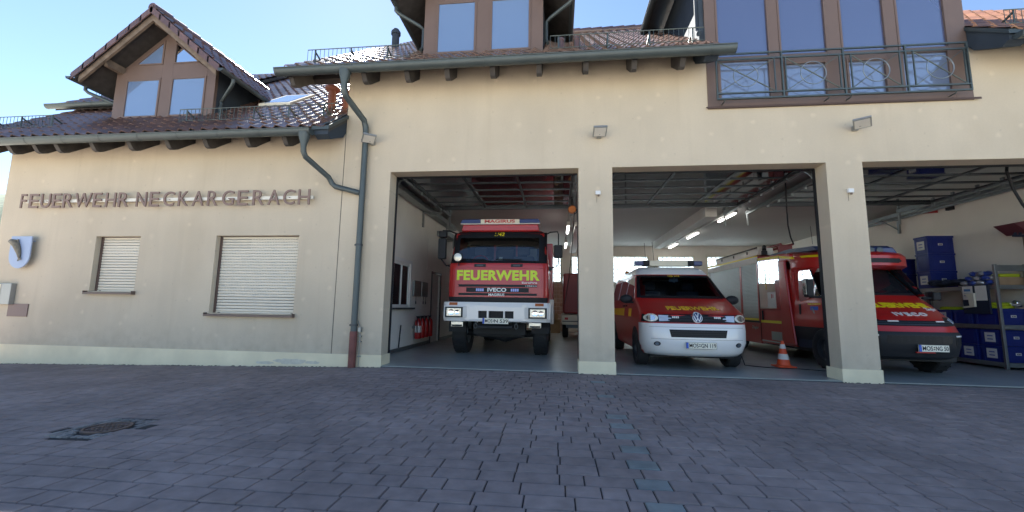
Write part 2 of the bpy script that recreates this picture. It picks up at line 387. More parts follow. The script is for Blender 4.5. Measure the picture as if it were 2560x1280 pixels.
for a, b in ((-11.5, -5), (-5, 0), (0, 15.3)): jb.add([(a, -9.25, gz(a)-.010), (b, -9.25, gz(b)-.010), (b, .02, gz(b)-.010), (a, .02, gz(a)-.010)], [(0, 1, 2, 3)])
jb.build('joint_bed', M['joint'], kind='structure')
# far hill at the left
hl = MB(); n = 26
for i in range(n+1):
    for j in range(n+1):
        a, b = -1+2*i/n, -1+2*j/n; h = max(0, 1-a*a-b*b)**1.2
        hl.v.append((-190+a*130, 150+b*110, -2+44*h+2.2*random.random()*(h > 0)))
for i in range(n):
    for j in range(n): k = i*(n+1)+j; hl.f.append((k, k+n+1, k+n+2, k+1)); hl.m.append(0)
hl.build('hill', M['hill'], smooth=True, kind='structure')

# manhole with its collar of small setts
mh = thing('manhole_cover', (MH[0], MH[1], gz(MH[0])), 'round rusty iron manhole cover set in the paving in a lozenge of small grey setts', 'manhole cover')
c = MB(); z0 = gz(MH[0])
c.lathe([(.175, -.03), (.175, .006), (.155, .006), (.155, -.002), (0, -.002)], (MH[0], MH[1], z0), n=40)
for i in range(-5, 6):
    for j in range(-5, 6):
        px, py = i*.045, j*.045
        if px*px+py*py < .135**2: c.box(MH[0]+px-.013, MH[0]+px+.013, MH[1]+py-.013, MH[1]+py+.013, z0-.003, z0+.004)
c.build('lid', M['iron'], mh)
st = MB()
for i in range(-5, 6):
    for j in range(-5, 6):
        px, py = i*.062+rr.uniform(-.005, .005), j*.062+rr.uniform(-.005, .005)
        if abs(px) > .28 or abs(py) > .28 or math.hypot(px, py) < .205: continue
        t = rr.uniform(-.15, .15); s = rr.uniform(.025, .029); h = rr.uniform(-.002, .004)
        cs, sn = math.cos(t)*s, math.sin(t)*s
        P = [(px+cs*u-sn*v, py+sn*u+cs*v) for u, v in ((-1, -1), (1, -1), (1, 1), (-1, 1))]
        st.hexa([(MH[0]+a, MH[1]+b, z0-.02) for a, b in P], [(MH[0]+px+(a-px)*.85, MH[1]+py+(b-py)*.85, z0+h) for a, b in P])
st.build('sett_collar', tile_mat('granite_setts', [(.24, .23, .22), (.30, .28, .26), (.21, .20, .19)], .8), mh)

# ================================================================== BUILDING
B = thing('fire_station', (0, 0, 0), 'cream rendered fire station with tiled roofs, dormers and three open garage bays', 'building')
YW = .38; TP = .77          # wall thickness, roof slope
ZE, ZW = 5.50, 4.33         # eaves heights (main, wing) at Y=-.6
def zr(y, z0): return z0+(y+.6)*TP
def gridwall(xs, zs, hole, y0, y1, mb=None, mi=0):
    mb = mb or MB(); nx, nz = len(xs)-1, len(zs)-1
    def solid(i, j): return 0 <= i < nx and 0 <= j < nz and not hole((xs[i]+xs[i+1])/2, (zs[j]+zs[j+1])/2)
    for i in range(nx):
        for j in range(nz):
            if not solid(i, j): continue
            a, b, c, d = xs[i], xs[i+1], zs[j], zs[j+1]
            mb.add([(a, y0, c), (b, y0, c), (b, y0, d), (a, y0, d)], [(0, 1, 2, 3)], mi)
            mb.add([(a, y1, c), (b, y1, c), (b, y1, d), (a, y1, d)], [(3, 2, 1, 0)], mi)
            if not solid(i-1, j): mb.add([(a, y0, c), (a, y1, c), (a, y1, d), (a, y0, d)], [(3, 2, 1, 0)], mi)
            if not solid(i+1, j): mb.add([(b, y0, c), (b, y1, c), (b, y1, d), (b, y0, d)], [(0, 1, 2, 3)], mi)
            if not solid(i, j-1): mb.add([(a, y0, c), (b, y0, c), (b, y1, c), (a, y1, c)], [(3, 2, 1, 0)], mi)
            if not solid(i, j+1): mb.add([(a, y0, d), (b, y0, d), (b, y1, d), (a, y1, d)], [(0, 1, 2, 3)], mi)
    return mb
XL, XM, XR = -8.79, -1.15, 12.95
O1, O2, O3 = (-.2, 3.37), (3.97, 7.55), (8.12, 11.9)
WS, WB = (-6.42, -5.40, 1.28, 2.40), (-3.72, -1.97, .89, 2.405)
def hole(x, z):
    if z < 3.63 and (O1[0] < x < O1[1] or O2[0] < x < O2[1] or O3[0] < x < O3[1]): return True
    for a in (WS, WB):
        if a[0] < x < a[1] and a[2] < z < a[3]: return True
    if 5.67 < x < 9.93 and z > 4.66: return True
    if x < XM and z > 4.6: return True
    return False
gridwall([XL, WS[0], WS[1], WB[0], WB[1], XM, O1[0], O1[1], O2[0], O2[1], 5.67+1e-3, O2[1]+1e-3, O3[0], 9.93, O3[1], XR] if 0 else
         sorted([XL, WS[0], WS[1], WB[0], WB[1], XM, O1[0], O1[1], O2[0], 5.67, O2[1], O3[0], 9.93, O3[1], XR]),
         [-.4, .88, .89, 1.28, 2.40, 2.405, 3.63, 4.6, 4.66, 5.86], hole, 0, YW).build('facade_wall', M['wall'], B)
# expansion joint between the wing and the garage
MB().box(-1.162, -1.150, -.003, .004, .18, 4.95).build('expansion_joint', M['seam'], B)
# plinth, proud of the render
def plbox(a, b, wrapL=False, wrapR=False):
    pl = MB()
    pl.box(a-(.016 if wrapL else 0), b+(.016 if wrapR else 0), -.016, -.0001, -.35, .185)
    if wrapR: pl.box(b+.0001, b+.016, .0, YW, -.35, .185)
    if wrapL: pl.box(a-.016, a-.0001, .0, YW, -.35, .185)
    pl.build('plinth', M['plinth'], B)
plbox(XL, O1[0], False, True); plbox(O1[1], O2[0], True, True); plbox(O2[1], O3[0], True, True); plbox(O3[1], XR, True)
dl = MB(); rd = random.Random(9)
for a, b in ((XL, O1[0]-.6+.5), (O1[1], O2[0]), (O2[1], O3[0])):
    x = a
    while x < b:
        w2 = rd.uniform(.02, .09); h2 = rd.uniform(.0, .006)
        if rd.random() < .75: dl.hexa([(x, -.045, gz(x)-.005), (min(x+w2, b), -.04, gz(x)-.005), (min(x+w2, b), -.0165, gz(x)-.005), (x, -.0165, gz(x)-.005)], [(x+w2*.3, -.03, gz(x)+h2), (min(x+w2*.7, b), -.03, gz(x)+h2), (min(x+w2*.7, b), -.0165, gz(x)+h2*1.4), (x+w2*.3, -.0165, gz(x)+h2*1.4)])
        x += w2*rd.uniform(.7, 1.6)
dl.build('joint_dirt', mat('joint_dirt', (.09, .085, .065), .95, var=.4, vs=20), kind='stuff', label='line of dirt and moss where the walls meet the paving', cat='dirt')
# flaked patch low on the plinth
fk = MB(); rk = random.Random(5)
for (cx, cz, w_, h_) in ((-1.95, .03, .33, .055), (-2.45, -.01, .22, .03), (-1.5, .02, .16, .03)):
    poly = [(cx+w_*math.cos(a)*rk.uniform(.75, 1.1), cz+h_*math.sin(a)*rk.uniform(.6, 1.15)) for a in [i*2*math.pi/22 for i in range(22)]]
    fk.prism(poly, lambda u, v, o: (u, o, v), -.0185, -.016)
fk.build('flaked_plaster_patch', mat('bare_plaster', (.66, .61, .50), .9, var=.1, vs=15), B)
# side, rear and inner walls
def gable(x0, x1, z0, ybk, ridge_y, mb, mi=0, zb=-.4, yf=YW):
    P = [(yf, zb), (ybk, zb), (ybk, zr(2*ridge_y-ybk, z0)-.12), (ridge_y, zr(ridge_y, z0)-.12), (yf, zr(yf, z0)-.12)]
    mb.prism(P, lambda u, v, w_: (w_, u, v), x0, x1, mi)
RY = 5.6; YB = 11.75
for a, b, z in ((XL, XL+.3, ZW), (XM, XM+.28, ZE), (XR-.3, XR, ZE)): sw = MB(); gable(a, b, z, YB, RY, sw); sw.build('side_wall', M['wall'], B)
MB().box(XL+.3, XM, YB-.3, YB, -.4, 4.3).build('wing_rear_wall', M['wall'], B)
GB = [(1.6, 3.12), (3.64, 5.16), (5.50, 7.02), (7.5, 9.0), (9.6, 11.1)]
def hb(x, z): return 2.27 < z < 3.43 and any(a < x < b for a, b in GB)
gridwall(sorted([XM+.28, XR-.3]+[q for p in GB for q in p]), [-.4, 2.27, 3.43, 5.9], hb, 11.6, YB, None).build('rear_wall', M['in_wall'], B)
iw = MB()      # inner leaf of the left hall wall (its office window and door) and right hall wall
XI, XJ = -.75, 12.55
def hi(y, z): return (1.69 < y < 2.78 and 1.04 < z < 2.13) or (4.62 < y < 5.50 and z < 2.04)
yy = [YW, 1.69, 2.78, 4.62, 5.50, 11.6]; zz = [-.1, 1.04, 2.04, 2.13, 3.9]
for i in range(5):
    for j in range(4):
        if hi((yy[i]+yy[i+1])/2, (zz[j]+zz[j+1])/2): continue
        iw.add([(XI, yy[i], zz[j]), (XI, yy[i+1], zz[j]), (XI, yy[i+1], zz[j+1]), (XI, yy[i], zz[j+1])], [(0, 1, 2, 3)])
for (a, b, c, d) in ((1.69, 2.78, 1.04, 2.13), (4.62, 5.50, -.1, 2.04)):     # reveals
    x2 = XI-.11
    iw.add([(XI, a, c), (XI, b, c), (XI, b, d), (XI, a, d), (x2, a, c), (x2, b, c), (x2, b, d), (x2, a, d)], [(0, 4, 5, 1), (1, 5, 6, 2), (2, 6, 7, 3), (3, 7, 4, 0)])
iw.box(XI-.02, XI+.0, YW, YW+.002, -.1, 3.9)
iw.build('hall_wall', M['in_wall'], B)
MB().box(XJ, XR-.301, YW, 11.6, -.1, 3.9).build('hall_wall', M['in_wall'], B)
MB().box(XM+.3, XI-.13, YW, 11.6, -.1, 3.95).build('wall_core', M['in_wall'], B)
for a, b in ((YW, 4.55), (5.57, 11.6)): MB().box(XI+.0002, XI+.012, a, b, 0, .09).build('skirting', M['steel'], B)
MB().box(XJ-.012, XJ-.0002, YW, 11.6, 0, .09).build('skirting', M['steel'], B)
MB().box(XM+.28, XR-.3, YW, 11.6, 3.9, 4.3).build('hall_ceiling', M['ceil'], B)
MB().box(XM+.28, XR-.3, .0, 11.6, -.3, 0.0).build('hall_floor', M['floor'], B)
th = MB()
for a, b in (O1, O2, O3): th.box(a+.02, b-.02, -.035, -.001, -.2, -.012)
th.build('threshold_strip', M['dksteel'], B)
# office window in the left hall wall
wf = MB()
for (a, b, c, d) in ((1.69, 1.76, 1.04, 2.13), (2.71, 2.78, 1.04, 2.13), (1.76, 2.71, 1.04, 1.11), (1.76, 2.71, 2.06, 2.13), (2.22, 2.27, 1.11, 2.06)): wf.box(XI-.06, XI-.01, a, b, c, d)
for (a, b, c, d) in ((1.60, 1.69, 1.04, 2.22), (2.78, 2.88, 1.04, 2.22), (1.69, 2.78, 2.13, 2.22)): wf.box(XI+.001, XI+.016, a, b, c, d)
o_ = wf.build('office_window', M['white'], B, bevel=.004)
MB().box(XI-.04, XI-.03, 1.76, 2.71, 1.11, 2.06).build('pane', M['darkglass'], o_)
MB().box(XI-.05, XI+.12, 1.58, 2.92, .995, 1.035).build('sill', M['dksteel'], o_, bevel=.004)
d_ = MB().box(XI-.10, XI-.06, 4.62, 5.50, 0, 2.04).build('hall_door', M['whitem'], B)
fr_ = MB(); fr_.box(XI-.02, XI+.015, 4.55, 4.62, 0, 2.11); fr_.box(XI-.02, XI+.015, 5.50, 5.57, 0, 2.11); fr_.box(XI-.02, XI+.015, 4.62, 5.50, 2.04, 2.11)
fr_.build('door_frame', M['dksteel'], d_)
MB().tube([(XI-.06, 5.4, 1.02), (XI-.02, 5.4, 1.02), (XI-.02, 5.28, 1.02)], .01).build('handle', M['steel'], d_)
# glass block windows
for k, (a, b) in enumerate(GB):
    gb = MB(); nx = 8; nz = 6; jt = MB(); sx = (b-a)/nx; sz = 1.16/nz
    for i in range(nx):
        for j in range(nz):
            x0, z0_ = a+i*sx+.007, 2.27+j*sz+.007
            gb.box(x0, x0+sx-.014, 11.63, 11.69, z0_, z0_+sz-.014)
    for i in range(nx+1): jt.box(a+i*sx-.007, a+i*sx+.007, 11.64, 11.68, 2.27, 3.43)
    for j in range(nz+1): jt.box(a, b, 11.641, 11.679, 2.27+j*sz-.007, 2.27+j*sz+.007)
    wv = jt.build('glass_block_window', M['steel'], B); gb.build('glass_blocks', M['block'], wv, bevel=.012)
    f = MB()
    for q in ((a-.05, a, 2.22, 3.48), (b, b+.05, 2.22, 3.48), (a, b, 2.22, 2.27), (a, b, 3.43, 3.48)): f.box(q[0], q[1], 11.585, 11.599, q[2], q[3])
    f.build('frame', M['cream'], wv)
tl = MB(); rt = random.Random(2)
for i in range(9):
    for j in range(12): tl.box(1.9+i*.15, 2.045+i*.15, 11.57, 11.598-rt.uniform(0, .004), .05+j*.15*1.2, .05+j*.18+.172)
tl.build('tiled_splashback', tile_mat('salmon_tiles', [(.40, .22, .15), (.50, .34, .24), (.44, .26, .18), (.55, .44, .33)], .4), B)

# ---- shuttered windows of the wing
def shutter_window(a, b, c, d, holes):
    fr = MB(); fr.box(a, a+.045, .10, .15, c, d); fr.box(b-.018, b, .10, .15, c, d); fr.box(a+.045, b-.018, .10, .15, d-.012, d)
    wn = fr.build('window', M['brown_dk'], B, bevel=.003)
    sh = MB(); x0, x1 = a+.046, b-.02; n = int(round((d-c)/.0585)); p = (d-c-.03)/n
    for i in range(n):
        z = c+.03+i*p; zc = z+p*.5
        prof = [(.128, z+.004), (.119, z+.012), (.115, zc), (.119, z+p-.010), (.128, z+p-.004), (.14, z+p-.004), (.14, z+.004)]
        sh.prism(prof, lambda u, v, w_: (w_, u, v), x0, x1, 0)
        sh.box(x0, x1, .1265, .135, z-.0035, z+.0035, 1)
        if i in holes:
            k = x0+.03+holes[i]*(x1-x0)
            while k < x1-.03: sh.box(k, k+.014, .1225, .1264, z-.0045, z+.0045, 0); k += .034
    sh.box(x0, x1, .112, .14, c+.004, c+.03, 0)
    sh.build('roller_shutter', [M['shutter'], M['slot']], wn)
    si = MB(); si.prism([(.10, c+.004), (-.085, c-.028), (-.085, c-.062), (-.079, c-.062), (-.075, c-.034), (.10, c-.004)], lambda u, v, w_: (w_, u, v), a-.03, b+.03)
    si.box(a-.036, a-.030, -.086, -.0002, c-.064, c+.008); si.box(b+.030, b+.036, -.086, -.0002, c-.064, c+.008)
    si.build('sill', M['brown'], wn)
    st = MB(); st.box(a+.10, a+.14, .100, .111, c+.006, c+.016); st.box(b-.12, b-.08, .100, .111, c+.006, c+.016); st.build('stop', M['black'], wn)
shutter_window(*WB, {i: max(0, .45-.9*abs(i-15)/14 if i < 10 else .0 if i < 22 else .35) for i in range(6, 26)})
shutter_window(*WS, {i: 0 for i in ()} | {13: 0, 14: 0, 15: 0})

# ---- roofs: real pantiles, each a curved shell overlapping the one below
def pantiles(name, org, eU, eV, nU, lenU, lenV, m, parent, amp=.028, pw=.245, pl_=.34, clip=None, jit=.004):
    mb = MB(); eU = Vector(eU).normalized(); eV = Vector(eV).normalized(); N = eU.cross(eV).normalized()
    if N.z < 0: N = -N
    org = Vector(org); cols = int(round(lenU/pw)); rows = int(math.ceil(lenV/pl_)); cw = lenU/cols
    for r_ in range(rows):
        for c_ in range(cols):
            u0, v0 = c_*cw, r_*pl_; L = min(pl_+.045, lenV-v0+.02)
            mid = org+eU*(u0+cw/2)+eV*(v0+L/2)
            if clip and clip(mid): continue
            j1, j2 = random.gauss(0, jit), random.gauss(0, jit); vs = []; fs = []; K = 7
            for a in range(K+1):
                t = a/K; prof = amp*(math.sin(2*math.pi*(t+.06))*.8+.25*math.sin(4*math.pi*t))
                uu = u0+t*(cw+.012)
                for (vv, hh) in ((v0+j1, .034+j2*.5), (v0+L*.5, .024+j2*.5), (v0+L, .010)):
                    vs.append(org+eU*uu+eV*vv+N*(hh+prof))
                vs.append(org+eU*uu+eV*(v0+j1)+N*(.014+prof+j2*.5))
            for a in range(K):
                b, d = a*4, a*4+4
                fs += [(b, d, d+1, b+1), (b+1, d+1, d+2, b+2), (b+3, d+3, d, b)]
            mb.add(vs, fs)
    return mb.build(name, m, parent, smooth=True)
def roof_deck(x0, x1, z0, parent, name='roof_deck', y0=-.6, drop=.02, th=.10, ry=RY):
    mb = MB(); P = [(y0, zr(y0, z0)-drop), (ry, zr(ry, z0)-drop), (2*ry-y0, zr(y0, z0)-drop), (2*ry-y0, zr(y0, z0)-drop-th), (ry, zr(ry, z0)-drop-th), (y0, zr(y0, z0)-drop-th)]
    mb.prism(P, lambda u, v, w_: (w_, u, v), x0, x1); return mb.build(name, M['wood'], parent)
eV = (0, 1, TP)
LV = (RY+.6)*math.sqrt(1+TP*TP)
deckM = roof_deck(-2.05, 5.66, ZE, B, 'main_roof')
pantiles('roof_tiles', (-2.08, -.66, zr(-.66, ZE)), (1, 0, 0), eV, 0, 7.72, LV+.05, M['tiles'], deckM,
         clip=lambda p: (.45 < p.x < 2.55 and .4 < p.y < 1.6))
deckW = roof_deck(-9.5, XM-.001, ZW, B, 'wing_roof')
pantiles('roof_tiles', (-9.53, -.66, zr(-.66, ZW)), (1, 0, 0), eV, 0, 8.33, LV+.05, M['tiles'], deckW,
         clip=lambda p: (-6.85 < p.x < -4.8 and .75 < p.y < 1.7))
deckR = roof_deck(9.94, 14.5, ZE, B, 'right_roof')
pantiles('roof_tiles', (9.92, -.66, zr(-.66, ZE)), (1, 0, 0), eV, 0, 4.6, LV+.05, M['tiles_sunlit'], deckR)
for nm, par, a, b, z0 in (('a', deckM, -2.08, 5.6, ZE), ('b', deckW, -9.53, -2.1, ZW), ('c', deckR, 9.94, 14.5, ZE)):
    rg = MB(); x = a; zR = zr(RY, z0)
    while x < b: rg.tube([(x, RY, zR+.02), (x+.40, RY, zR+.035)], [.115, .13], n=12); x += .36
    rg.build('ridge_tiles', M['tiles'], par, smooth=True)
# upper step of the wing roof at its far left end
zs = 6.02
ud = MB(); P = [(1.32, zs), (5.7, zs+(5.7-1.32)*TP), (5.7, zs+(5.7-1.32)*TP-.1), (1.32, zs-.1)]
ud.prism(P, lambda u, v, w_: (w_, u, v), -9.85, -6.6); ud = ud.build('upper_wing_roof', M['wood'], B)
pantiles('roof_tiles', (-9.88, 1.28, zs), (1, 0, 0), eV, 0, 3.2, 5.4, M['tiles'], ud)
def gutter(x0, x1, y, z, parent, r=.085, seams=(), name='gutter', axis='X', caps=True, tilt=0):
    mb = MB(); n = 12; P = []
    for k in range(n+1): a = math.pi+math.pi*k/n; P.append((math.cos(a)*r, math.sin(a)*r*1.05))
    P += [(r*.86, .0)]; P += [(math.cos(2*math.pi-math.pi*k/n)*r*.86, math.sin(2*math.pi-math.pi*k/n)*r*.95) for k in range(1, n+1)]
    f = (lambda u, v, w_: (w_, y+u, z+v)) if axis == 'X' else (lambda u, v, w_: (y+u, w_, z+v+tilt*(w_-x0)))
    mb.prism(P, f, x0, x1)
    bead = [f(-r-.004, .004, x0), f(-r-.004, .004, x1)] if axis == 'X' else [f(-r, .004, x0), f(-r, .004, x1)]
    mb.tube(bead, .011, n=8)
    if caps:
        E_ = [(math.cos(math.pi+math.pi*k/n)*r*1.02, math.sin(math.pi+math.pi*k/n)*r*1.07) for k in range(n+1)]
        mb.prism(E_, f, x0-.004, x0-.0005); mb.prism(E_, f, x1+.0005, x1+.004)
    for sx in seams:
        Q = [(math.cos(math.pi+math.pi*k/n)*(r+.005), math.sin(math.pi+math.pi*k/n)*(r*1.05+.005)) for k in range(n+1)]
        Q += [(a*.97, b*.97) for a, b in reversed(Q)]; mb.prism(Q, f, sx-.010, sx+.010)
    return mb.build(name, M['zinc'], parent, smooth=True)
gM = gutter(-2.2, 5.88, -.70, ZE-.12, deckM, r=.098, seams=(-.3, 1.7, 3.7, 5.5))
gW = gutter(-10.2, -1.42, -.70, ZW-.12, deckW, r=.095, seams=[-8.15+.82*i for i in range(8)])
gR = gutter(9.98, 14.6, -.70, ZE-.12, deckR, seams=(11, 12.5))
gutter(-9.95, -6.7, 1.22, zs-.02, ud, r=.08, seams=(-8.6,))
# rafter tails
def rafters(xs, z0, parent):
    for x in xs:
        z = lambda y, d: zr(y, z0)-.122-d*1.25
        mb = MB(); mb.prism([(.05, z(.05, 0)), (-.58, z(-.58, 0)), (-.58, z(-.58, .06)), (-.50, z(-.50, .20)), (-.44, z(-.44, .25)), (-.36, z(-.36, .27)), (.05, z(.05, .27))], lambda u, v, w_: (w_, u, v), x-.045, x+.045)
        mb.build('rafter', M['wood'], parent)
rafters([-8.75, -8.0, -7.4, -6.9, -6.1, -5.28, -4.46, -3.66, -2.8, -2.04], ZW, deckW)
rafters([-2.0, -.57, .25, 1.0, 1.83, 2.66, 3.48, 4.3, 5.1], ZE, deckM)
rafters([11.0, 12.0, 13.0], ZE, deckR)
# boxed verges at the ends of the eaves
def verge_box(x0, x1, z0, parent, yb=.02):
    mb = MB()
    P = [(-.62, zr(-.62, z0)-.02), (yb, zr(yb, z0)-.02), (yb, zr(yb, z0)-.34), (-.10, zr(-.10, z0)-.40), (-.50, zr(-.50, z0)-.30), (-.62, zr(-.62, z0)-.16)]
    mb.prism(P, lambda u, v, w_: (w_, u, v), x0, x1)
    b = mb.build('verge_box', M['slate'], parent)
    P2 = [(-.66, zr(-.66, z0)+.02), (yb+.1, zr(yb+.1, z0)+.02), (yb+.1, zr(yb+.1, z0)-.05), (-.66, zr(-.66, z0)-.05)]
    MB().prism(P2, lambda u, v, w_: (w_, u, v), x0-.03, x1+.03).build('flashing', M['zinc'], b)
    return b
verge_box(-1.42, XM-.003, ZW, deckW, yb=-.002)
verge_box(5.45, 5.665, ZE, deckM, yb=-.002)
verge_box(9.935, 10.2, ZE, deckR, yb=-.002)
vb = MB(); P = [(-.64, zr(-.64, ZE)+.03), (RY, zr(RY, ZE)+.03), (RY, zr(RY, ZE)-.2), (-.64, zr(-.64, ZE)-.2)]
vb.prism(P, lambda u, v, w_: (w_, u, v), -2.085, -2.05); vb.build('verge_board', M['slate'], deckM)
vb = MB(); P = [(-.64, zr(-.64, ZW)+.03), (RY, zr(RY, ZW)+.03), (RY, zr(RY, ZW)-.2), (-.64, zr(-.64, ZW)-.2)]
vb.prism(P, lambda u, v, w_: (w_, u, v), -9.535, -9.5); vb.build('verge_board', M['slate'], deckW)
# wall plates carrying the main verge overhang
mb = MB(); mb.box(-2.05, XM, .02, .22, 5.62, 5.84); mb.build('purlin', M['wood'], deckM)
# snow guards
def snow_guard(x0, x1, y, z0, parent, h=.26):
    z = zr(y, z0)+.05; mb = MB(); mb.tube([(x0, y, z+h), (x1, y, z+h)], .009, n=6); mb.tube([(x0, y, z+.015), (x1, y, z+.015)], .007, n=6)
    n = int((x1-x0)/.085)
    for i in range(n+1): x = x0+i*(x1-x0)/n; mb.tube([(x, y, z+.0), (x, y, z+h)], .005, n=5)
    k = x0+.15
    while k < x1: mb.box(k-.014, k+.014, y+.008, y+.016, z-.05, z+h); mb.hexa([(k-.01, y+.01, z+h-.02), (k+.01, y+.01, z+h-.02), (k+.01, y+.01, z+h-.05), (k-.01, y+.01, z+h-.05)], [(k-.01, y+.25, z+.15), (k+.01, y+.25, z+.15), (k+.01, y+.25, z+.12), (k-.01, y+.25, z+.12)]); k += .75
    mb.build('snow_guard', M['rail'], parent)
snow_guard(-1.95, .15, -.22, ZE, deckM); snow_guard(2.85, 3.75, -.18, ZE, deckM); snow_guard(3.75, 5.60, -.18, ZE, deckM)
snow_guard(-4.75, -1.35, -.10, ZW, deckW); snow_guard(-9.45, -7.75, -.10, ZW, deckW); snow_guard(10.35, 13.5, -.2, ZE, deckR)
snow_guard(-9.3, -7.1, 1.75, zs-(1.92*TP), ud)
# roof window, vents, chimney
def slab(x0, x1, y0, y1, z0, d0, d1, mb=None, mi=0):
    mb = mb or MB(); P = [(y0, zr(y0, z0)+d0), (y1, zr(y1, z0)+d0), (y1, zr(y1, z0)+d1), (y0, zr(y0, z0)+d1)]
    return mb.prism(P, lambda u, v, w_: (w_, u, v), x0, x1, mi)
rw = slab(-4.05, -3.25, 1.15, 2.05, ZW, .02, .10).build('roof_window', M['cream'], deckW)
slab(-3.97, -3.33, 1.22, 1.98, ZW, .1005, .108).build('pane', M['pane'], rw)
for x, y, cap in ((-1.95, .72, 1), (-1.60, .70, 0)):
    z = zr(y, ZW); mb = MB(); mb.lathe([(.095, -.1), (.085, .02), (.085, .40)], (x, y, z), n=16)
    if cap: mb.blob((x, y, z+.46), (.16, .16, .09), 14); mb.lathe([(.05, .3), (.05, .42)], (x, y, z), n=12)
    else: mb.lathe([(.085, .33), (.085, .40), (.0, .41)], (x, y, z), n=16)
    mb.build('vent_pipe', mat('terracotta_pipe', (.20, .075, .05), .5), deckW, smooth=True)
for x, y in ((3.05, .05), (3.35, .08)):
    z = zr(y, ZE); mb = MB(); mb.lathe([(.06, -.1), (.055, .16), (.065, .17), (.065, .22), (0, .24)], (x, y, z), n=14); mb.build('vent_pipe', M['tiles'], deckM, smooth=True)
mb = MB(); z = zr(2.92, ZE); mb.lathe([(.10, -.2), (.10, .42), (.13, .42), (.13, .5), (.08, .58), (0, .6)], (-1.54, 2.92, z), n=16); mb.build('chimney_pipe', M['slate'], deckM, smooth=True)

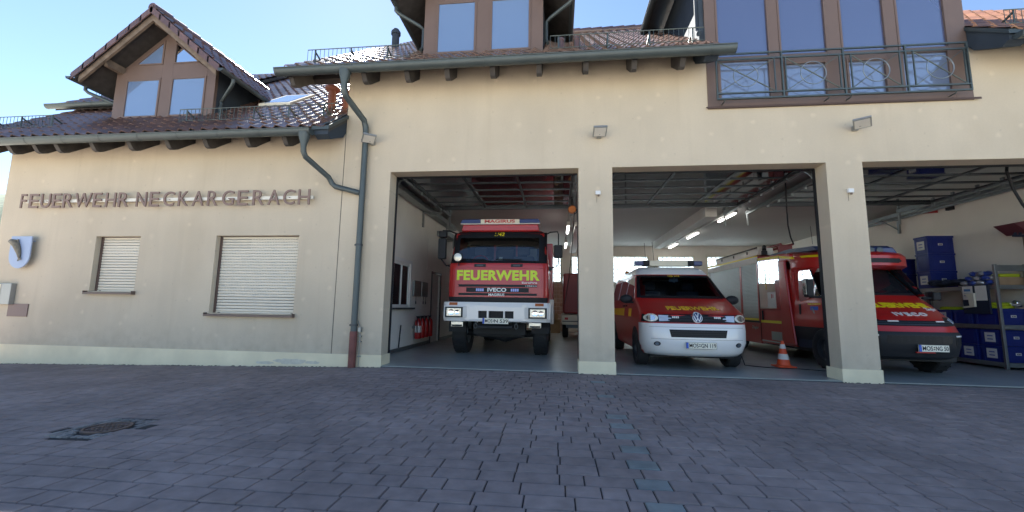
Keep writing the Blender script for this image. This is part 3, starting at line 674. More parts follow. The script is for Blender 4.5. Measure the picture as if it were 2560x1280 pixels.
# ---- gabled dormers
def dormer(cx, hw, yf, zb, ze, z0, ov, hov, yfr, label=None, tri=True, win=None):
    """cx centre, hw half width of the front, yf front plane, zb/ze bottom and side-wall top, ov sideways overhang, yfr front of the roof overhang"""
    D = MB(); t = .83; za = ze+hw*t-.05
    P = [(cx-hw, zb), (cx+hw, zb), (cx+hw, ze), (cx, za), (cx-hw, ze)]
    D.prism(P, lambda u, v, w_: (u, w_, v), yf+.02, yf+.06)
    D = D.build('dormer', M['brown'], B)
    # cheeks reach back into the main roof
    for s in (-1, 1):
        x0, x1 = (cx-hw, cx-hw+.08) if s < 0 else (cx+hw-.08, cx+hw)
        c_ = MB(); yb = (ze-z0)/TP-.6+.3
        c_.prism([(yf+.0605, zr(yf+.06, z0)-.15), (yf+.0605, ze+.05), (yb, ze+.05)], lambda u, v, w_: (w_, u, v), x0, x1); c_.build('cheek', M['slate'], D)
    # framing boards and casements
    f = MB(); y0, y1 = yf-.012, yf+.0195
    def bd(a, b, c, d): f.box(a, b, y0, y1, c, d)
    iw_ = win['in']; wl, wr = win['l'], win['r']; wb, wt = win['b'], win['t']
    bd(cx-hw, wl[0], zb, ze+.0); bd(wl[1], wr[0], zb, (za-.12 if tri else wt+.45)); bd(wr[1], cx+hw, zb, ze)
    bd(wl[0], wl[1], zb, wb); bd(wr[0], wr[1], zb, wb); bd(wl[0], wl[1], wt, win['tb']); bd(wr[0], wr[1], wt, win['tb'])
    f.build('front_boards', M['brown'], D, bevel=.004)
    for a, b in (wl, wr):
        sf = MB(); e = .045
        for q in ((a, a+e, wb, wt), (b-e, b, wb, wt), (a+e, b-e, wb, wb+e), (a+e, b-e, wt-e, wt)): sf.box(q[0], q[1], yf-.026, yf+.01, q[2], q[3])
        sf = sf.build('casement', M['brown'], D, bevel=.005)
        MB().box(a+e, b-e, yf-.006, yf+.004, wb+e, wt-e).build('pane', M['pane'], sf)
    if tri:
        for s in (-1, 1):
            xi = wl[1] if s < 0 else wr[0]; zz0 = win['tb']
            xo = cx+s*(hw-.42); zt = ze+(hw-abs(xi-cx))*t-.22
            tp = [(xi, zz0), (xo, zz0), (xi, zt)]
            MB().prism(tp, lambda u, v, w_: (u, w_, v), yf-.002, yf+.012).build('gable_pane', M['pane'], D)
            q = MB(); c2 = ((xi*2+xo)/3, zz0+(zt-zz0)/3)
            for i in range(3):
                A, Bq = tp[i], tp[(i+1) % 3]; A2 = (A[0]+(c2[0]-A[0])*.16, A[1]+(c2[1]-A[1])*.16); B2 = (Bq[0]+(c2[0]-Bq[0])*.16, Bq[1]+(c2[1]-Bq[1])*.16)
                q.prism([A, Bq, B2, A2], lambda u, v, w_: (u, w_, v), yf-.024, yf+.013)
            q.build('gable_frame', M['brown'], D)
    # roof: two slopes with tiles, deck, barge boards, purlin ends, side gutters
    HW = hw+ov; zeo = ze-(ov*t)+hov; zA = zeo+HW*t; yb = (zA-z0)/TP+.3
    for s in (-1, 1):
        dk = MB(); A = (cx, zA); E_ = (cx+s*HW, zeo)
        dk.prism([A, E_, (E_[0], E_[1]-.07), (A[0], A[1]-.07)], lambda u, v, w_: (u, w_, v), yfr+.03, yb); dk = dk.build('dormer_roof', M['wood'], D)
        eu = (0, 1, 0); ev = (-s*HW, 0, HW*t); Ls = math.hypot(HW, HW*t)
        tl_ = pantiles('dormer_tiles', (cx+s*(HW+.03), yfr-.02, zeo+.02-.02), eu, ev, 0, yb-yfr, Ls+.05, M['tiles'], dk, clip=lambda p: p.z < zr(p.y, z0)-.1)
        # verge tiles: hanging edge pieces along the front
        vt = MB(); n = int(Ls/.34)+1
        for i in range(n):
            k0, k1 = i/n, (i+1)/n+.02; a = Vector((cx+s*HW*(1-k0), 0, zeo+HW*t*k0)); b_ = Vector((cx+s*HW*(1-k1), 0, zeo+HW*t*k1)); h0, h1 = .055, .035
            vt.hexa([(a.x, yfr-.045, a.z+h0), (a.x, yfr-.025, a.z+h0), (a.x, yfr-.025, a.z-.10), (a.x, yfr-.045, a.z-.10)], [(b_.x, yfr-.045, b_.z+h1), (b_.x, yfr-.025, b_.z+h1), (b_.x, yfr-.025, b_.z-.115), (b_.x, yfr-.045, b_.z-.115)])
        vt.build('verge_tiles', M['tiles'], dk)
        bb = MB(); E2 = (cx+s*(HW-.12), zeo+.12*t); bb.prism([(A[0], A[1]-.072), (E2[0], E2[1]-.072), (E2[0], E2[1]-.23), (A[0], A[1]-.25)], lambda u, v, w_: (u, w_, v), yfr+.02, yfr+.07); bb.build('barge_rafter', M['wood_lt'], dk)
        for yy_ in ():
            pass
        pu = MB(); xp = cx+s*(hw-.12); zp = zA-abs(xp-cx)*t-.08
        pu.prism([(yf+.02, zp-.02), (yf+.02, zp-.18), (yfr+.12, zp-.18), (yfr+.06, zp-.12), (yfr+.06, zp-.02)], lambda u, v, w_: (w_, u, v), xp-.05, xp+.05); pu.build('purlin', M['wood_lt'], dk)
        sg = gutter(yfr-.05, yb, cx+s*(HW+.05), zeo-.03, dk, r=.06, axis='Y', name='side_gutter')
        # little downpipe from the side gutter back to the cheek
        xo, xi = cx+s*(HW+.05), cx+s*(hw+.06); yp = yfr+.30; zz_ = zr(yf+.1, z0)+.12
        pp = MB(); pp.tube([(xo, yp, zeo-.06), (xo, yp, zeo-.16), (xo-s*.05, yp+.03, zeo-.21), (xi+s*.08, yf+.10, zeo-.36), (xi, yf+.14, zeo-.42), (xi, yf+.14, zz_+.1), (xi+s*.03, yf+.08, zz_)], .036, n=10)
        pp.build('dormer_downpipe', M['zinc'], dk, smooth=True)
    rp = MB(); rp.prism([(yf+.02, zA-.10), (yf+.02, zA-.28), (yfr+.12, zA-.28), (yfr+.06, zA-.2), (yfr+.06, zA-.10)], lambda u, v, w_: (w_, u, v), cx-.055, cx+.055); rp.build('ridge_beam', M['wood_lt'], D)
    rg = MB(); y = yfr-.03
    while y < yb-.2: rg.tube([(cx, y, zA+.03), (cx, y+.4, zA+.045)], [.10, .115], n=12); y += .36
    rg.build('ridge_tiles', M['tiles'], D, smooth=True)
    return D
dormer(-5.81, 1.25, .46, 5.10, 6.28, ZW, .52, .12, 0.0, win=dict(l=(-6.79, -5.91), r=(-5.65, -4.78), b=5.17, t=6.10, tb=6.43, **{'in': 0}))
dormer(1.495, 1.205, .15, 6.0, 7.50, ZE, .52, .12, -.28, tri=False, win=dict(l=(.54, 1.37), r=(1.64, 2.46), b=6.10, t=7.24, tb=7.6, **{'in': 0}))

# ---- big glazed gable over bay two and three, flush with the facade
G = MB(); gy0, gy1 = -.012, .07
def gb_(a, b, c, d, dy=0): G.box(a, b, gy0-dy, gy1, c, d)
XA, XB, ZT = 5.67, 9.93, 9.2
gb_(XA, 5.86, 4.661, ZT); gb_(9.66, XB, 4.661, ZT); gb_(5.86, 9.66, 4.661, 4.82)
mull = [(6.78, 6.93), (7.74, 7.95), (8.70, 8.86)]
for a, b in mull: gb_(a, b, 4.82, 8.9)
gb_(5.86, 9.66, 6.95+1.6, 7.05+1.6, -.004)
Gf = G.build('glazed_gable', M['brown'], B, bevel=.006)
gs = MB(); gs.prism([(.0, 4.705), (-.05, 4.69), (-.055, 4.655), (-.049, 4.655), (-.045, 4.682), (.0, 4.69)], lambda u, v, w_: (w_, u, v), 5.64, 10.0)
gs.build('sill', M['brown_dk'], Gf)
cols_ = [(5.86, 6.78), (6.93, 7.74), (7.95, 8.70), (8.86, 9.66)]
for k, (a, b) in enumerate(cols_):
    e = .05; low_op = k in (1, 2)
    f = MB()
    for q in ((a, a+e, 4.82, 5.58), (b-e, b, 4.82, 5.58), (a+e, b-e, 4.82, 4.86), (a+e, b-e, 5.50 if low_op else 5.55, 5.60)): f.box(q[0], q[1], gy0-.008, .05, q[2], q[3])
    for q in ((a, a+e*.7, 5.60, 8.5), (b-e*.7, b, 5.60, 8.5), (a+e*.7, b-e*.7, 5.60, 5.64)): f.box(q[0], q[1], gy0-.008, .05, q[2], q[3])
    if low_op:
        for q in ((a+e, a+e+.035, 4.86, 5.50), (b-e-.035, b-e, 4.86, 5.50), (a+e+.035, b-e-.035, 5.45, 5.50)): f.box(q[0], q[1], gy0-.02, .03, q[2], q[3])
    f = f.build('window', M['brown'], Gf, bevel=.004)
    MB().box(a+e*.7, b-e*.7, .016, .024, 5.64, 8.5).build('upper_pane', M['panebig'], f)
    MB().box(a+e, b-e, .016, .024, 4.86, 5.55).build('lower_pane', M['panelo'], f)
# roof and cheek of the big gable
for s, nm in ((-1, 'l'), (1, 'r')):
    dk = MB(); cx = 7.8; HW = 2.62; t = .83; zE = 8.05; zA = zE+HW*t; yb = (zA-ZE)/TP+.4
    A = (cx, zA); E_ = (cx+s*HW, zE)
    dk.prism([A, E_, (E_[0], E_[1]-.10), (A[0], A[1]-.10)], lambda u, v, w_: (u, w_, v), -.55, min(yb, 6)); dk = dk.build('gable_roof', M['wood'], Gf)
    pantiles('gable_tiles', (cx+s*(HW+.02), -.58, zE+.01), (0, 1, 0), (-s*HW, 0, HW*t), 0, 6, math.hypot(HW, HW*t), M['tiles'], dk, clip=lambda p: p.z < zr(p.y, ZE)-.1)
    gutter(-.6, 5.0, cx+s*(HW+.06), zE-.04, dk, r=.07, axis='Y', name='side_gutter')
    x0, x1 = (XA+.0005, XA+.08) if s < 0 else (XB-.08, XB-.0005)
    MB().prism([(.0705, 5.8), (.0705, 8.2), (3.0, 8.2)], lambda u, v, w_: (w_, u, v), x0, x1).build('cheek', M['slate'], Gf)
pp = MB(); pp.tube([(5.58, .10, 7.9), (5.58, .10, 6.25), (5.57, .02, 6.15), (5.55, -.06, 6.10)], .045, n=12)
pp.build('gable_downpipe', M['slate'], Gf, smooth=True)
MB().box(5.585, 5.668, .02, .12, 5.85, 8.2).build('corner_trim', M['slate'], Gf)

# ---- balcony railing in front of the glazing
rl = MB(); ry = -.16
def bar(x0, x1, z, hw_=.017): rl.box(x0, x1, ry-.004 if z < 0 else ry-.012, ry+.012, abs(z)-hw_, abs(z)+hw_)
ZT1, ZT2, ZL2, ZL1 = 5.60, 5.495, 4.865, 4.765
for z in (ZT1, ZT2, ZL2, ZL1): rl.box(5.78, 9.765, ry-.015, ry+.015, z-.012, z+.012)
sec = [(5.78, 6.75), (6.93, 7.80), (7.98, 8.74), (8.95, 9.72)]
for x in (5.78, 6.87, 7.86, 8.83, 9.765): rl.box(x-.012, x+.012, ry-.0165, ry+.0165, 4.753, 5.612)
for a, b in sec:
    for x in ((a, b) if a > 6 else (b,)): rl.box(x-.009, x+.009, ry-.010, ry+.010, ZL2+.012, ZT2-.012)
    rl.tube([(a, ry, ZT2-.012), (b, ry, ZL2+.012)], .010, n=6); rl.tube([(a, ry-.003, ZL2+.012), (b, ry-.003, ZT2-.012)], .007, n=6)
for x in (5.9, 7.6, 7.95, 9.55): rl.tube([(x, ry, 4.765), (x, ry+.03, 4.73), (x, -.013, 4.73)], .010, n=6)
rl = rl.build('balcony_railing', M['rail'], B)
for a, b in sec:
    cx, cz = (a+b)/2, (ZT2+ZL2)/2; rg = MB(); rg.tube([(cx+.205*math.cos(i*math.pi/20), ry-.008, cz+.205*math.sin(i*math.pi/20)) for i in range(40)], .0085, n=6, closed=True)
    rg.build('railing_ring', M['steel'], rl, smooth=True)

# ---- downpipes
dp = MB(); dp.lathe([(.11, 0), (.10, -.07), (.062, -.22), (.05, -.30)], (-.86, -.70, ZE-.18), n=16)
dp.tube([(-.86, -.70, ZE-.44), (-.86, -.69, ZE-.56), (-.85, -.62, ZE-.64), (-.72, -.16, 4.62), (-.705, -.10, 4.50), (-.70, -.09, 4.36), (-.70, -.09, .58)], .056, n=16)
dp = dp.build('downpipe', M['zinc'], B, smooth=True)
cl = MB()
for z in (4.25, 2.2, .72): cl.lathe([(.062, -.02), (.066, -.02), (.066, .02), (.062, .02)], (-.70, -.09, z), n=16); cl.box(-.78, -.762, -.11, -.07, z-.015, z+.015); cl.box(-.715, -.685, -.04, -.0005, z-.012, z+.012)
cl.build('pipe_clamp', M['dksteel'], dp)
MB().lathe([(.068, -.62), (.068, .0), (.060, .03)], (-.70, -.09, .58), n=18).build('stand_pipe', M['redpipe'], dp, smooth=True)
d2 = MB(); d2.lathe([(.105, 0), (.095, -.07), (.058, -.20), (.048, -.28)], (-1.55, -.70, ZW-.18), n=16)
d2.tube([(-1.55, -.70, ZW-.42), (-1.55, -.69, ZW-.52), (-1.54, -.64, ZW-.60), (-1.36, -.16, 3.50), (-1.32, -.10, 3.40), (-1.25, -.09, 3.335), (-.75, -.09, 3.20)], .05, n=16)
d2.build('branch_downpipe', M['zinc'], B, smooth=True)
lc = MB(); lc.tube([(-.60, -.04, -.02), (-.60, -.04, .66), (-.62, -.04, .72), (-.64, -.06, .80)], .006, n=6)
for z in (.16, .42, .52): lc.box(-.625, -.575, -.055, -.017 if z < .19 else -.0005, z-.01, z+.01)
lc.box(-.62, -.57, -.09, -.03, .60, .68); lc.build('earthing_rod', M['steel'], B)

# ---- open sectional doors under the ceiling
def sectional_door(a, b, mull):
    z = 3.74; y0, y1 = .62, 3.28; n = 5; A, Bx = a+.10, b-.07
    fr = MB(); p = (y1-y0)/n
    for i in range(n+1): fr.box(A, Bx, y0+i*p-.028, y0+i*p+.028, z-.022, z+.022)
    for x in mull:
        for i in range(n): fr.box(x-.025, x+.025, y0+i*p+.0285, y0+(i+1)*p-.0285, z-.022, z+.022)
    for x in (A+.02, Bx-.02):
        for i in range(n): fr.box(x-.02, x+.02, y0+i*p+.0285, y0+(i+1)*p-.0285, z-.022, z+.022)
    D = fr.build('sectional_door', M['dksteel'], B)
    cs = [A+.04]+[x for x in mull]+[Bx-.04]
    for i in range(n):
        pn = MB()
        for k in range(len(cs)-1): pn.box(cs[k]+(.0255 if k else 0), cs[k+1]-(.0255 if k < len(cs)-2 else 0), y0+i*p+.0285, y0+(i+1)*p-.0285, z-.006, z+.006)
        pn.build('door_panel', M['doorglass'], D)
    tr = MB()
    for x, s in ((a+.02, 1), (b-.0, -1)):
        tr.box(x-.035, x+.035, .60, 4.3, z-.05, z+.0); tr.box(x-.05, x+.05, .60, 4.3, z+.001, z+.05)
        xv = x-s*.09; arc = [(xv, .48, 3.30)]+[(xv+(x-xv)*k/6, .48+.27*(1-math.cos(t)), 3.45+.27*math.sin(t)) for k, t in enumerate([i*math.pi/2/6 for i in range(7)])]
        tr.tube(arc, .03, n=6); tr.box(xv-.03, xv+.03, .385, .46, 0, 3.42)
        for yy_ in (1.15, 1.7, 2.2, 2.75, 3.25): tr.box(x+s*.03-.02, x+s*.03+.02, yy_-.03, yy_+.03, z-.10, z-.03)
        for yy_ in (4.28,): tr.box(x-.02, x+.02, yy_-.02, yy_+.02, z-.35, 3.895)
        tr.tube([(x+s*.09, .7, z+.08), (x+s*.09, 4.2, z+.08)], .012, n=6)
    tr.box(a-.0, b+.0, .46, .50, 3.70, 3.84)
    tr.build('track', M['steel'], D)
    se = MB(); se.box(a, a+.012, .30, .375, 0, 3.62); se.box(b-.012, b, .30, .375, 0, 3.62); se.box(a+.012, b-.012, .30, .375, 3.612, 3.629)
    se.build('rubber_seal', M['black'], D)
    rb = MB(); rb.box(a+.05, b-.05, 3.29, 3.36, z-.06, z+.05); rb.build('bottom_rail', M['dksteel'], D)
sectional_door(*O1, (1.05, 2.17)); sectional_door(*O2, (5.25, 6.4)); sectional_door(*O3, (9.4, 10.65))
# beam / trunking and pipework under the ceiling
tk = MB(); tk.box(7.72, 7.80, .5, 11.5, 3.80, 3.86); tk.box(6.98, 7.28, 4.1, 10.2, 3.60, 3.895); tk.build('ceiling_trunking', M['whitem'], B)
tk = MB(); tk.box(-.70, -.48, .5, 6.3, 3.66, 3.78); tk.box(-.74, -.38, 4.9, 6.2, 3.25, 3.40); tk.box(-.745, -.70, 3.5, 3.56, 3.25, 3.78)
tk.box(-.70, -.20, 3.5, 3.54, 3.62, 3.66); tk.tube([(-.6, 3.6, 3.72), (-.6, 3.9, 3.72)], .09, n=14); tk.tube([(-.55, 5.3, 3.7), (-.55, 5.3, 3.2), (-.2, 5.6, 3.2), (.3, 5.7, 3.2)], .02, n=6)
tk.box(-.5, -.1, 5.9, 6.4, 3.0, 3.35)
tk.build('door_drive_bracket', M['steel'], B)
tk = MB(); tk.box(12.2, 12.3, .5, 6.3, 3.70, 3.80); tk.box(12.36, 12.42, .5, 6.6, 3.66, 3.73); tk.box(12.49, 12.545, 5.1, 5.16, 3.30, 3.72); tk.box(12.05, 12.49, 5.1, 5.16, 3.66, 3.70)
tk.tube([(12.1, 5.13, 3.66), (12.5, 5.13, 3.40)], .016, n=6); tk.build('track_bracket', M['steel'], B)
tk = MB(); tk.tube([(3.62, .5, 3.66), (3.62, 10, 3.62)], .03, n=8); tk.box(3.5, 3.75, 4.5, 10.5, 3.45, 3.56); tk.box(3.66, 3.70, 5, 5.04, 3.56, 3.9); tk.build('cable_tray', M['whitem'], B)

# ================================================================== SIGNS AND FITTINGS ON THE FACADE
sg = thing('wall_sign', (-5.0, 0, 3.15), 'raised brown capital letters FEUERWEHR NECKARGERACH on a white rail across the wing wall', 'sign')
mb = MB(); mb.box(-8.12, -1.70, -.085, -.055, 3.10, 3.165)
for x in (-7.9, -6.6, -5.3, -4.0, -2.8, -1.9): mb.box(x-.02, x+.02, -.0545, -.0005, 3.11, 3.145)
mb.build('rail', mat('rail_cream', (.80, .77, .68), .5), sg)
LX = [(-8.2, -8.07), (-7.99, -7.77), (-7.71, -7.48), (-7.43, -7.23), (-7.18, -6.95), (-6.9, -6.51), (-6.47, -6.28), (-6.18, -5.95), (-5.89, -5.66), (-5.48, -5.25), (-5.18, -4.97), (-4.87, -4.63), (-4.54, -4.32), (-4.23, -3.98), (-3.9, -3.68), (-3.58, -3.33), (-3.25, -3.03), (-2.93, -2.69), (-2.61, -2.36), (-2.29, -2.05), (-1.98, -1.74)]
M['lb'] = mat('letter_brown', (.24, .165, .14), .55)
for ch, (a, b) in zip('FEUERWEHRNECKARGERACH', LX):
    mb = MB(); label_text(mb, ch, front(0, -.11), a, b, 2.985, 3.285, off=.012, thick=.024, bold=.0)
    c_ = (a+b)/2; mb.tube([(c_, -.11, 3.13), (c_, -.0755, 3.13)], .008, n=6)
    mb.build('letter', mat('letter_brown', (.24, .165, .14), .55) if 'lb' not in M else M['lb'], sg)
ca = thing('coat_of_arms', (-8.0, 0, 2.05), 'pale blue shield with a bronze fish, fixed at the far left of the wing wall', 'coat of arms')
P = [(-8.25, 2.385), (-7.76, 2.385), (-7.755, 2.05)]+[(-8.0+.247*math.cos(t), 1.98-.26*math.sin(t)) for t in [i*math.pi/12 for i in range(0, 13)]]+[(-8.25, 2.05)]
mb = MB(); mb.prism(P, lambda u, v, w_: (u, w_, v), -.13, -.105); 
for x, z in ((-8.1, 2.3), (-7.85, 2.3), (-7.95, 1.9)): mb.tube([(x, -.105, z), (x, -.0005, z)], .012, n=6)
mb.build('shield', M['shieldblue'], ca, bevel=.005)
fx = MB(); fp = [(-8.24, 2.27, .028), (-8.19, 2.275, .05), (-8.12, 2.25, .068), (-8.06, 2.19, .062), (-8.01, 2.10, .05), (-7.975, 2.02, .034), (-7.955, 1.94, .022)]
fx.tube([(a, -.155, b) for a, b, r in fp], [r for a, b, r in fp], n=12)
fx.prism([(-7.965, 1.96), (-7.90, 1.90), (-7.945, 1.895), (-7.985, 1.865)], lambda u, v, w_: (u, w_, v), -.16, -.145)
fx.prism([(-8.1, 2.30), (-8.04, 2.32), (-8.02, 2.22)], lambda u, v, w_: (u, w_, v), -.16, -.145)
fx.build('fish', M['gold_fish'], ca, smooth=True)
MB().box(-8.235, -7.765, -.018, -.0005, .742, 1.0).build('plaque', M['plaque'], bevel=.002, label='plain brown rectangular plate low on the wing wall', cat='plate', loc=(-8, 0, .87))
nb = thing('notice_case', (-8.6, 0, 1.2), 'shallow glazed notice case in a pale frame, cut by the left edge', 'notice case')
MB().box(-8.78, -8.13, -.09, -.0005, .985, 1.415).build('case', M['alu'], nb, bevel=.006)
MB().box(-8.78, -8.37, -.097, -.0905, 1.0, 1.40).build('paper', M['cream'], nb)
def wall_lamp(x, label, yaw):
    t = thing('wall_lamp', (x, 0, 4.27), label, 'floodlight', 'floodlights over the garage bays')
    m = Matrix.Rotation(R(yaw), 4, 'Z') @ Matrix.Rotation(R(-17), 4, 'X')
    def X(a, b, c): v = m @ Vector((a, b, c)); return (x+v.x, -.20+v.y, 4.24+v.z)
    h = MB(); h.box(-.12, .12, -.13, .13, -.024, .008, xf=X); h.prism([(-.09, .008), (.09, .008), (.05, .04), (-.05, .04)], lambda u, v, w_: X(u, w_, v), -.08, .09)
    h.build('housing', M['alu'], t, bevel=.006)
    g_ = MB(); g_.box(-.10, .10, -.105, .105, -.034, -.0285, xf=X); g_.build('lens', M['whitem'], t)
    br = MB(); br.box(x-.04, x+.04, -.05, -.0005, 4.17, 4.25); br.tube([(x, -.05, 4.21), (x, -.16, 4.20)], .016, n=8); br.build('bracket', M['alu'], t)
wall_lamp(-.58, 'grey floodlight on the wall beside the downpipe', 35)
wall_lamp(3.74, 'grey floodlight above the first pillar, between the first two bays', 0)
wall_lamp(8.04, 'grey floodlight above the second pillar, below the glazed gable', -35)
for x, z, l in ((3.71, 3.15, 'small white sensor box high on the first garage pillar'), (7.88, 3.12, 'small white sensor box high on the second garage pillar')):
    t = thing('sensor', (x, 0, z), l, 'sensor', 'sensor boxes on the pillars')
    MB().box(x-.045, x+.045, -.055, -.0005, z-.035, z+.035).build('box', M['white'], t, bevel=.008)
    mb = MB(); mb.lathe([(.016, -.03), (.018, 0)], (x+.01, -.035, z-.035), n=10); mb.tube([(x-.02, -.006, z-.03), (x-.022, -.004, z-.17)], .0025, n=5); mb.build('eye', M['brown'], t)

# ================================================================== VEHICLE SHELLS
def lerp_tab(tab, z):
    if z <= tab[0][0]: return tab[0][1:]
    for a, b in zip(tab, tab[1:]):
        if z <= b[0]:
            t = (z-a[0])/(b[0]-a[0]); return tuple(p+(q-p)*t for p, q in zip(a[1:], b[1:]))
    return tab[-1][1:]
class Shell:
    """a body given by its nose: at each height z the plan outline is a superellipse nose (depth D, exponent n, half width w, foremost y yf)"""
    def __init__(s, cx, y0, tab, ln): s.cx, s.y0, s.tab, s.ln = cx, y0, tab, ln
    def y(s, x, z):
        yf, w, D, n = lerp_tab(s.tab, z); r = min(abs(x)/w, .9995)
        return s.y0+yf+D*(1-(1-r**n)**(1/n))
    def nose(s, u, v, off):   # u = x from the centre line, v = z
        e = .004; y = s.y(u, v)
        gx = (s.y(u+e, v)-s.y(u-e, v))/(2*e); gz_ = (s.y(u, v+e)-s.y(u, v-e))/(2*e)
        L = math.sqrt(1+gx*gx+gz_*gz_); return (s.cx+u+off*gx/L, y-off/L, v+off*gz_/L)
    def flank(s, sgn):
        def f(u, v, off):
            w = lerp_tab(s.tab, v)[1]; return (s.cx+sgn*(w+off), u, v)
        return f
    def ring(s, z, K=14, ny=8):
        yf, w, D, n = lerp_tab(s.tab, z); P = []
        for i in range(K+1):
            a = math.pi/2*(i/K); P.append((w*math.sin(a)**(2/n) if i else 0, s.y0+yf+D*(1-(math.cos(a)**(2/n) if i < K else 0))))
        ys = P[-1][1]
        for i in range(1, ny+1): P.append((w, ys+(s.y0+s.ln-.12-ys)*i/ny))
        P.append((w-.05, s.y0+s.ln-.03)); P.append((w-.16, s.y0+s.ln)); P.append((0, s.y0+s.ln))
        full = [(s.cx+x, y) for x, y in P]+[(s.cx-x, y) for x, y in reversed(P[1:-1])]
        return [(x, y, z) for x, y in full]
    def build(s, zs, matfn, skip=None, name='body', mats=None, parent=None, cap=True):
        mb = MB(); rs = [s.ring(z) for z in zs]; n = len(rs[0])
        for r in rs: mb.v += r
        for j in range(len(zs)-1):
            for i in range(n):
                a, b = rs[j][i], rs[j][(i+1) % n]; zc = (zs[j]+zs[j+1])/2; xc = (a[0]+b[0])/2-s.cx; yc = (a[1]+b[1])/2
                if skip and skip(xc, yc, zc): continue
                mb.f.append((j*n+i, j*n+(i+1) % n, (j+1)*n+(i+1) % n, (j+1)*n+i)); mb.m.append(matfn(xc, yc, zc))
        if cap:
            mb.f.append(tuple((len(zs)-1)*n+i for i in range(n))); mb.m.append(matfn(0, s.y0+1.5, zs[-1]))
        mb.f.append(tuple(n-1-i for i in range(n))); mb.m.append(len(mats)-1)
        return mb.build(name, mats, parent, smooth=True)

def plate(parent, surf, cx, z, a, b, w_=.52, h=.11):
    """German plate: blue strip, letter groups a and b with the seals between"""
    mb = MB(); decal(mb, rect(cx-w_/2, cx+w_/2, z-h/2, z+h/2), surf, .012, .014, 0); p = mb.build('number_plate', M['plate'], parent)
    mb = MB(); decal(mb, rect(cx-w_/2+.004, cx-w_/2+.044, z-h/2+.004, z+h/2-.004), surf, .014, .002, 0); mb.build('blue_strip', M['euro'], p)
    mb = MB(); label_text(mb, a, surf, cx-w_/2+.056, cx-w_/2+.056+.052*len(a), z-.036, z+.036, .0145, .002, bold=.012)
    k = cx-w_/2+.066+.052*len(a)
    for dz in (.016, -.016): mb.prism([(k+.012+.011*math.cos(t), z+dz+.011*math.sin(t)) for t in [i*math.pi/5 for i in range(10)]], lambda u, v, o: surf(u, v, o), .0125, .0145)
    label_text(mb, b, surf, k+.034, cx+w_/2-.014, z-.036, z+.036, .0145, .002, bold=.012)
    e = .003
    for q in ((cx-w_/2, cx+w_/2, z+h/2-e, z+h/2), (cx-w_/2, cx+w_/2, z-h/2, z-h/2+e), (cx-w_/2, cx-w_/2+e, z-h/2+e, z+h/2-e), (cx+w_/2-e, cx+w_/2, z-h/2+e, z+h/2-e)): decal(mb, rect(*q), surf, .0145, .002, 0)
    mb.build('characters', M['black'], p)
def wheel(parent, x, y, r, wd, rimr=None, tread=28, hub='steel'):
    rimr = rimr or r*.56; mb = MB(); h = wd/2
    mb.lathe([(rimr, -h*.86), (r*.80, -h), (r*.94, -h*.93), (r, -h*.72), (r, h*.72), (r*.94, h*.93), (r*.80, h), (rimr, h*.86)], (x, y, r), 'X', 36)
    for k in range(tread):
        q = 2*math.pi*k/tread
        for s in (-1, 1):
            def X(a, b, c, q=q): return (x+a, y+math.cos(q)*c-math.sin(q)*b, r+math.sin(q)*c+math.cos(q)*b)
            mb.box(*(sorted((s*h*.12, s*h*.80))), -.018+s*.008, .018+s*.008, r-.01, r+.010, xf=X)
    ty = mb.build('wheel', M['rubber'], parent, smooth=True)
    rm = MB(); rm.lathe([(rimr, -h*.8), (rimr*.9, -h*.7), (rimr*.85, -h*.35), (rimr*.4, -h*.4), (rimr*.3, -h*.75), (0, -h*.78)], (x, y, r), 'X', 24)
    rm.lathe([(rimr, h*.8), (rimr*.9, h*.7), (rimr*.85, h*.35), (rimr*.4, h*.4), (rimr*.3, h*.75), (0, h*.78)], (x, y, r), 'X', 24)
    rm.build('rim', M[hub], ty, smooth=True)

# ------------------------------------------------------------------ fire truck in bay one
T = thing('fire_truck', (1.68, 2.5, 0), 'tall red fire truck with white bumper and lime lettering, standing in the left bay', 'fire truck')
cx = 1.68
sh = Shell(cx, 1.60, [(1.10, .03, 1.10, .20, 5), (1.30, .0, 1.12, .20, 5), (2.0, .02, 1.12, .20, 5), (2.06, .03, 1.11, .20, 5), (2.10, .05, 1.10, .18, 5), (2.74, .20, 1.02, .16, 5), (2.80, .24, 1.00, .2, 4), (2.84, .32, .96, .3, 4)], 2.3)
WSX, WSZ0, WSZ1 = .93, 2.10, 2.74
zs = [1.10, 1.2, 1.3, 1.5, 1.7, 1.9, 2.0, 2.06, 2.10, 2.25, 2.45, 2.6, 2.74, 2.80, 2.84]
sh.build(zs, lambda x, y, z: 1 if z < 1.27 and y < 1.7 else 0, lambda x, y, z: WSZ0 < z < WSZ1 and y < 1.95 and abs(x) < WSX, 'cab', [M['red'], M['black']], T)
# windscreen with black surround
mb = MB()
for q in ((-1.075, -.90, 2.05, 2.79), (.90, 1.075, 2.05, 2.79), (-.90, .90, 2.05, 2.105), (-.90, .90, 2.645, 2.79)): decal(mb, rect(*q), sh.nose, .006, .012, .06)
mb.build('windscreen_surround', M['blackg'], T)
mb = MB(); decal(mb, rect(-.905, .905, 2.10, 2.65), sh.nose, .002, .005, .10); wsn = mb.build('windscreen', M['ws'], T)
mb = MB()
for px, lead in ((-.18, -1), (.62, -1)):
    A = sh.nose(px, 2.085, .03); Bq = sh.nose(px-.42, 2.13, .025); C_ = sh.nose(px-.42-.25, 2.135, .018); D_ = sh.nose(px-.10, 2.125, .018)
    mb.tube([A, Bq], .008, n=6); mb.tube([C_, Bq, D_], .011, n=6)
mb.build('wipers', M['black'], wsn)
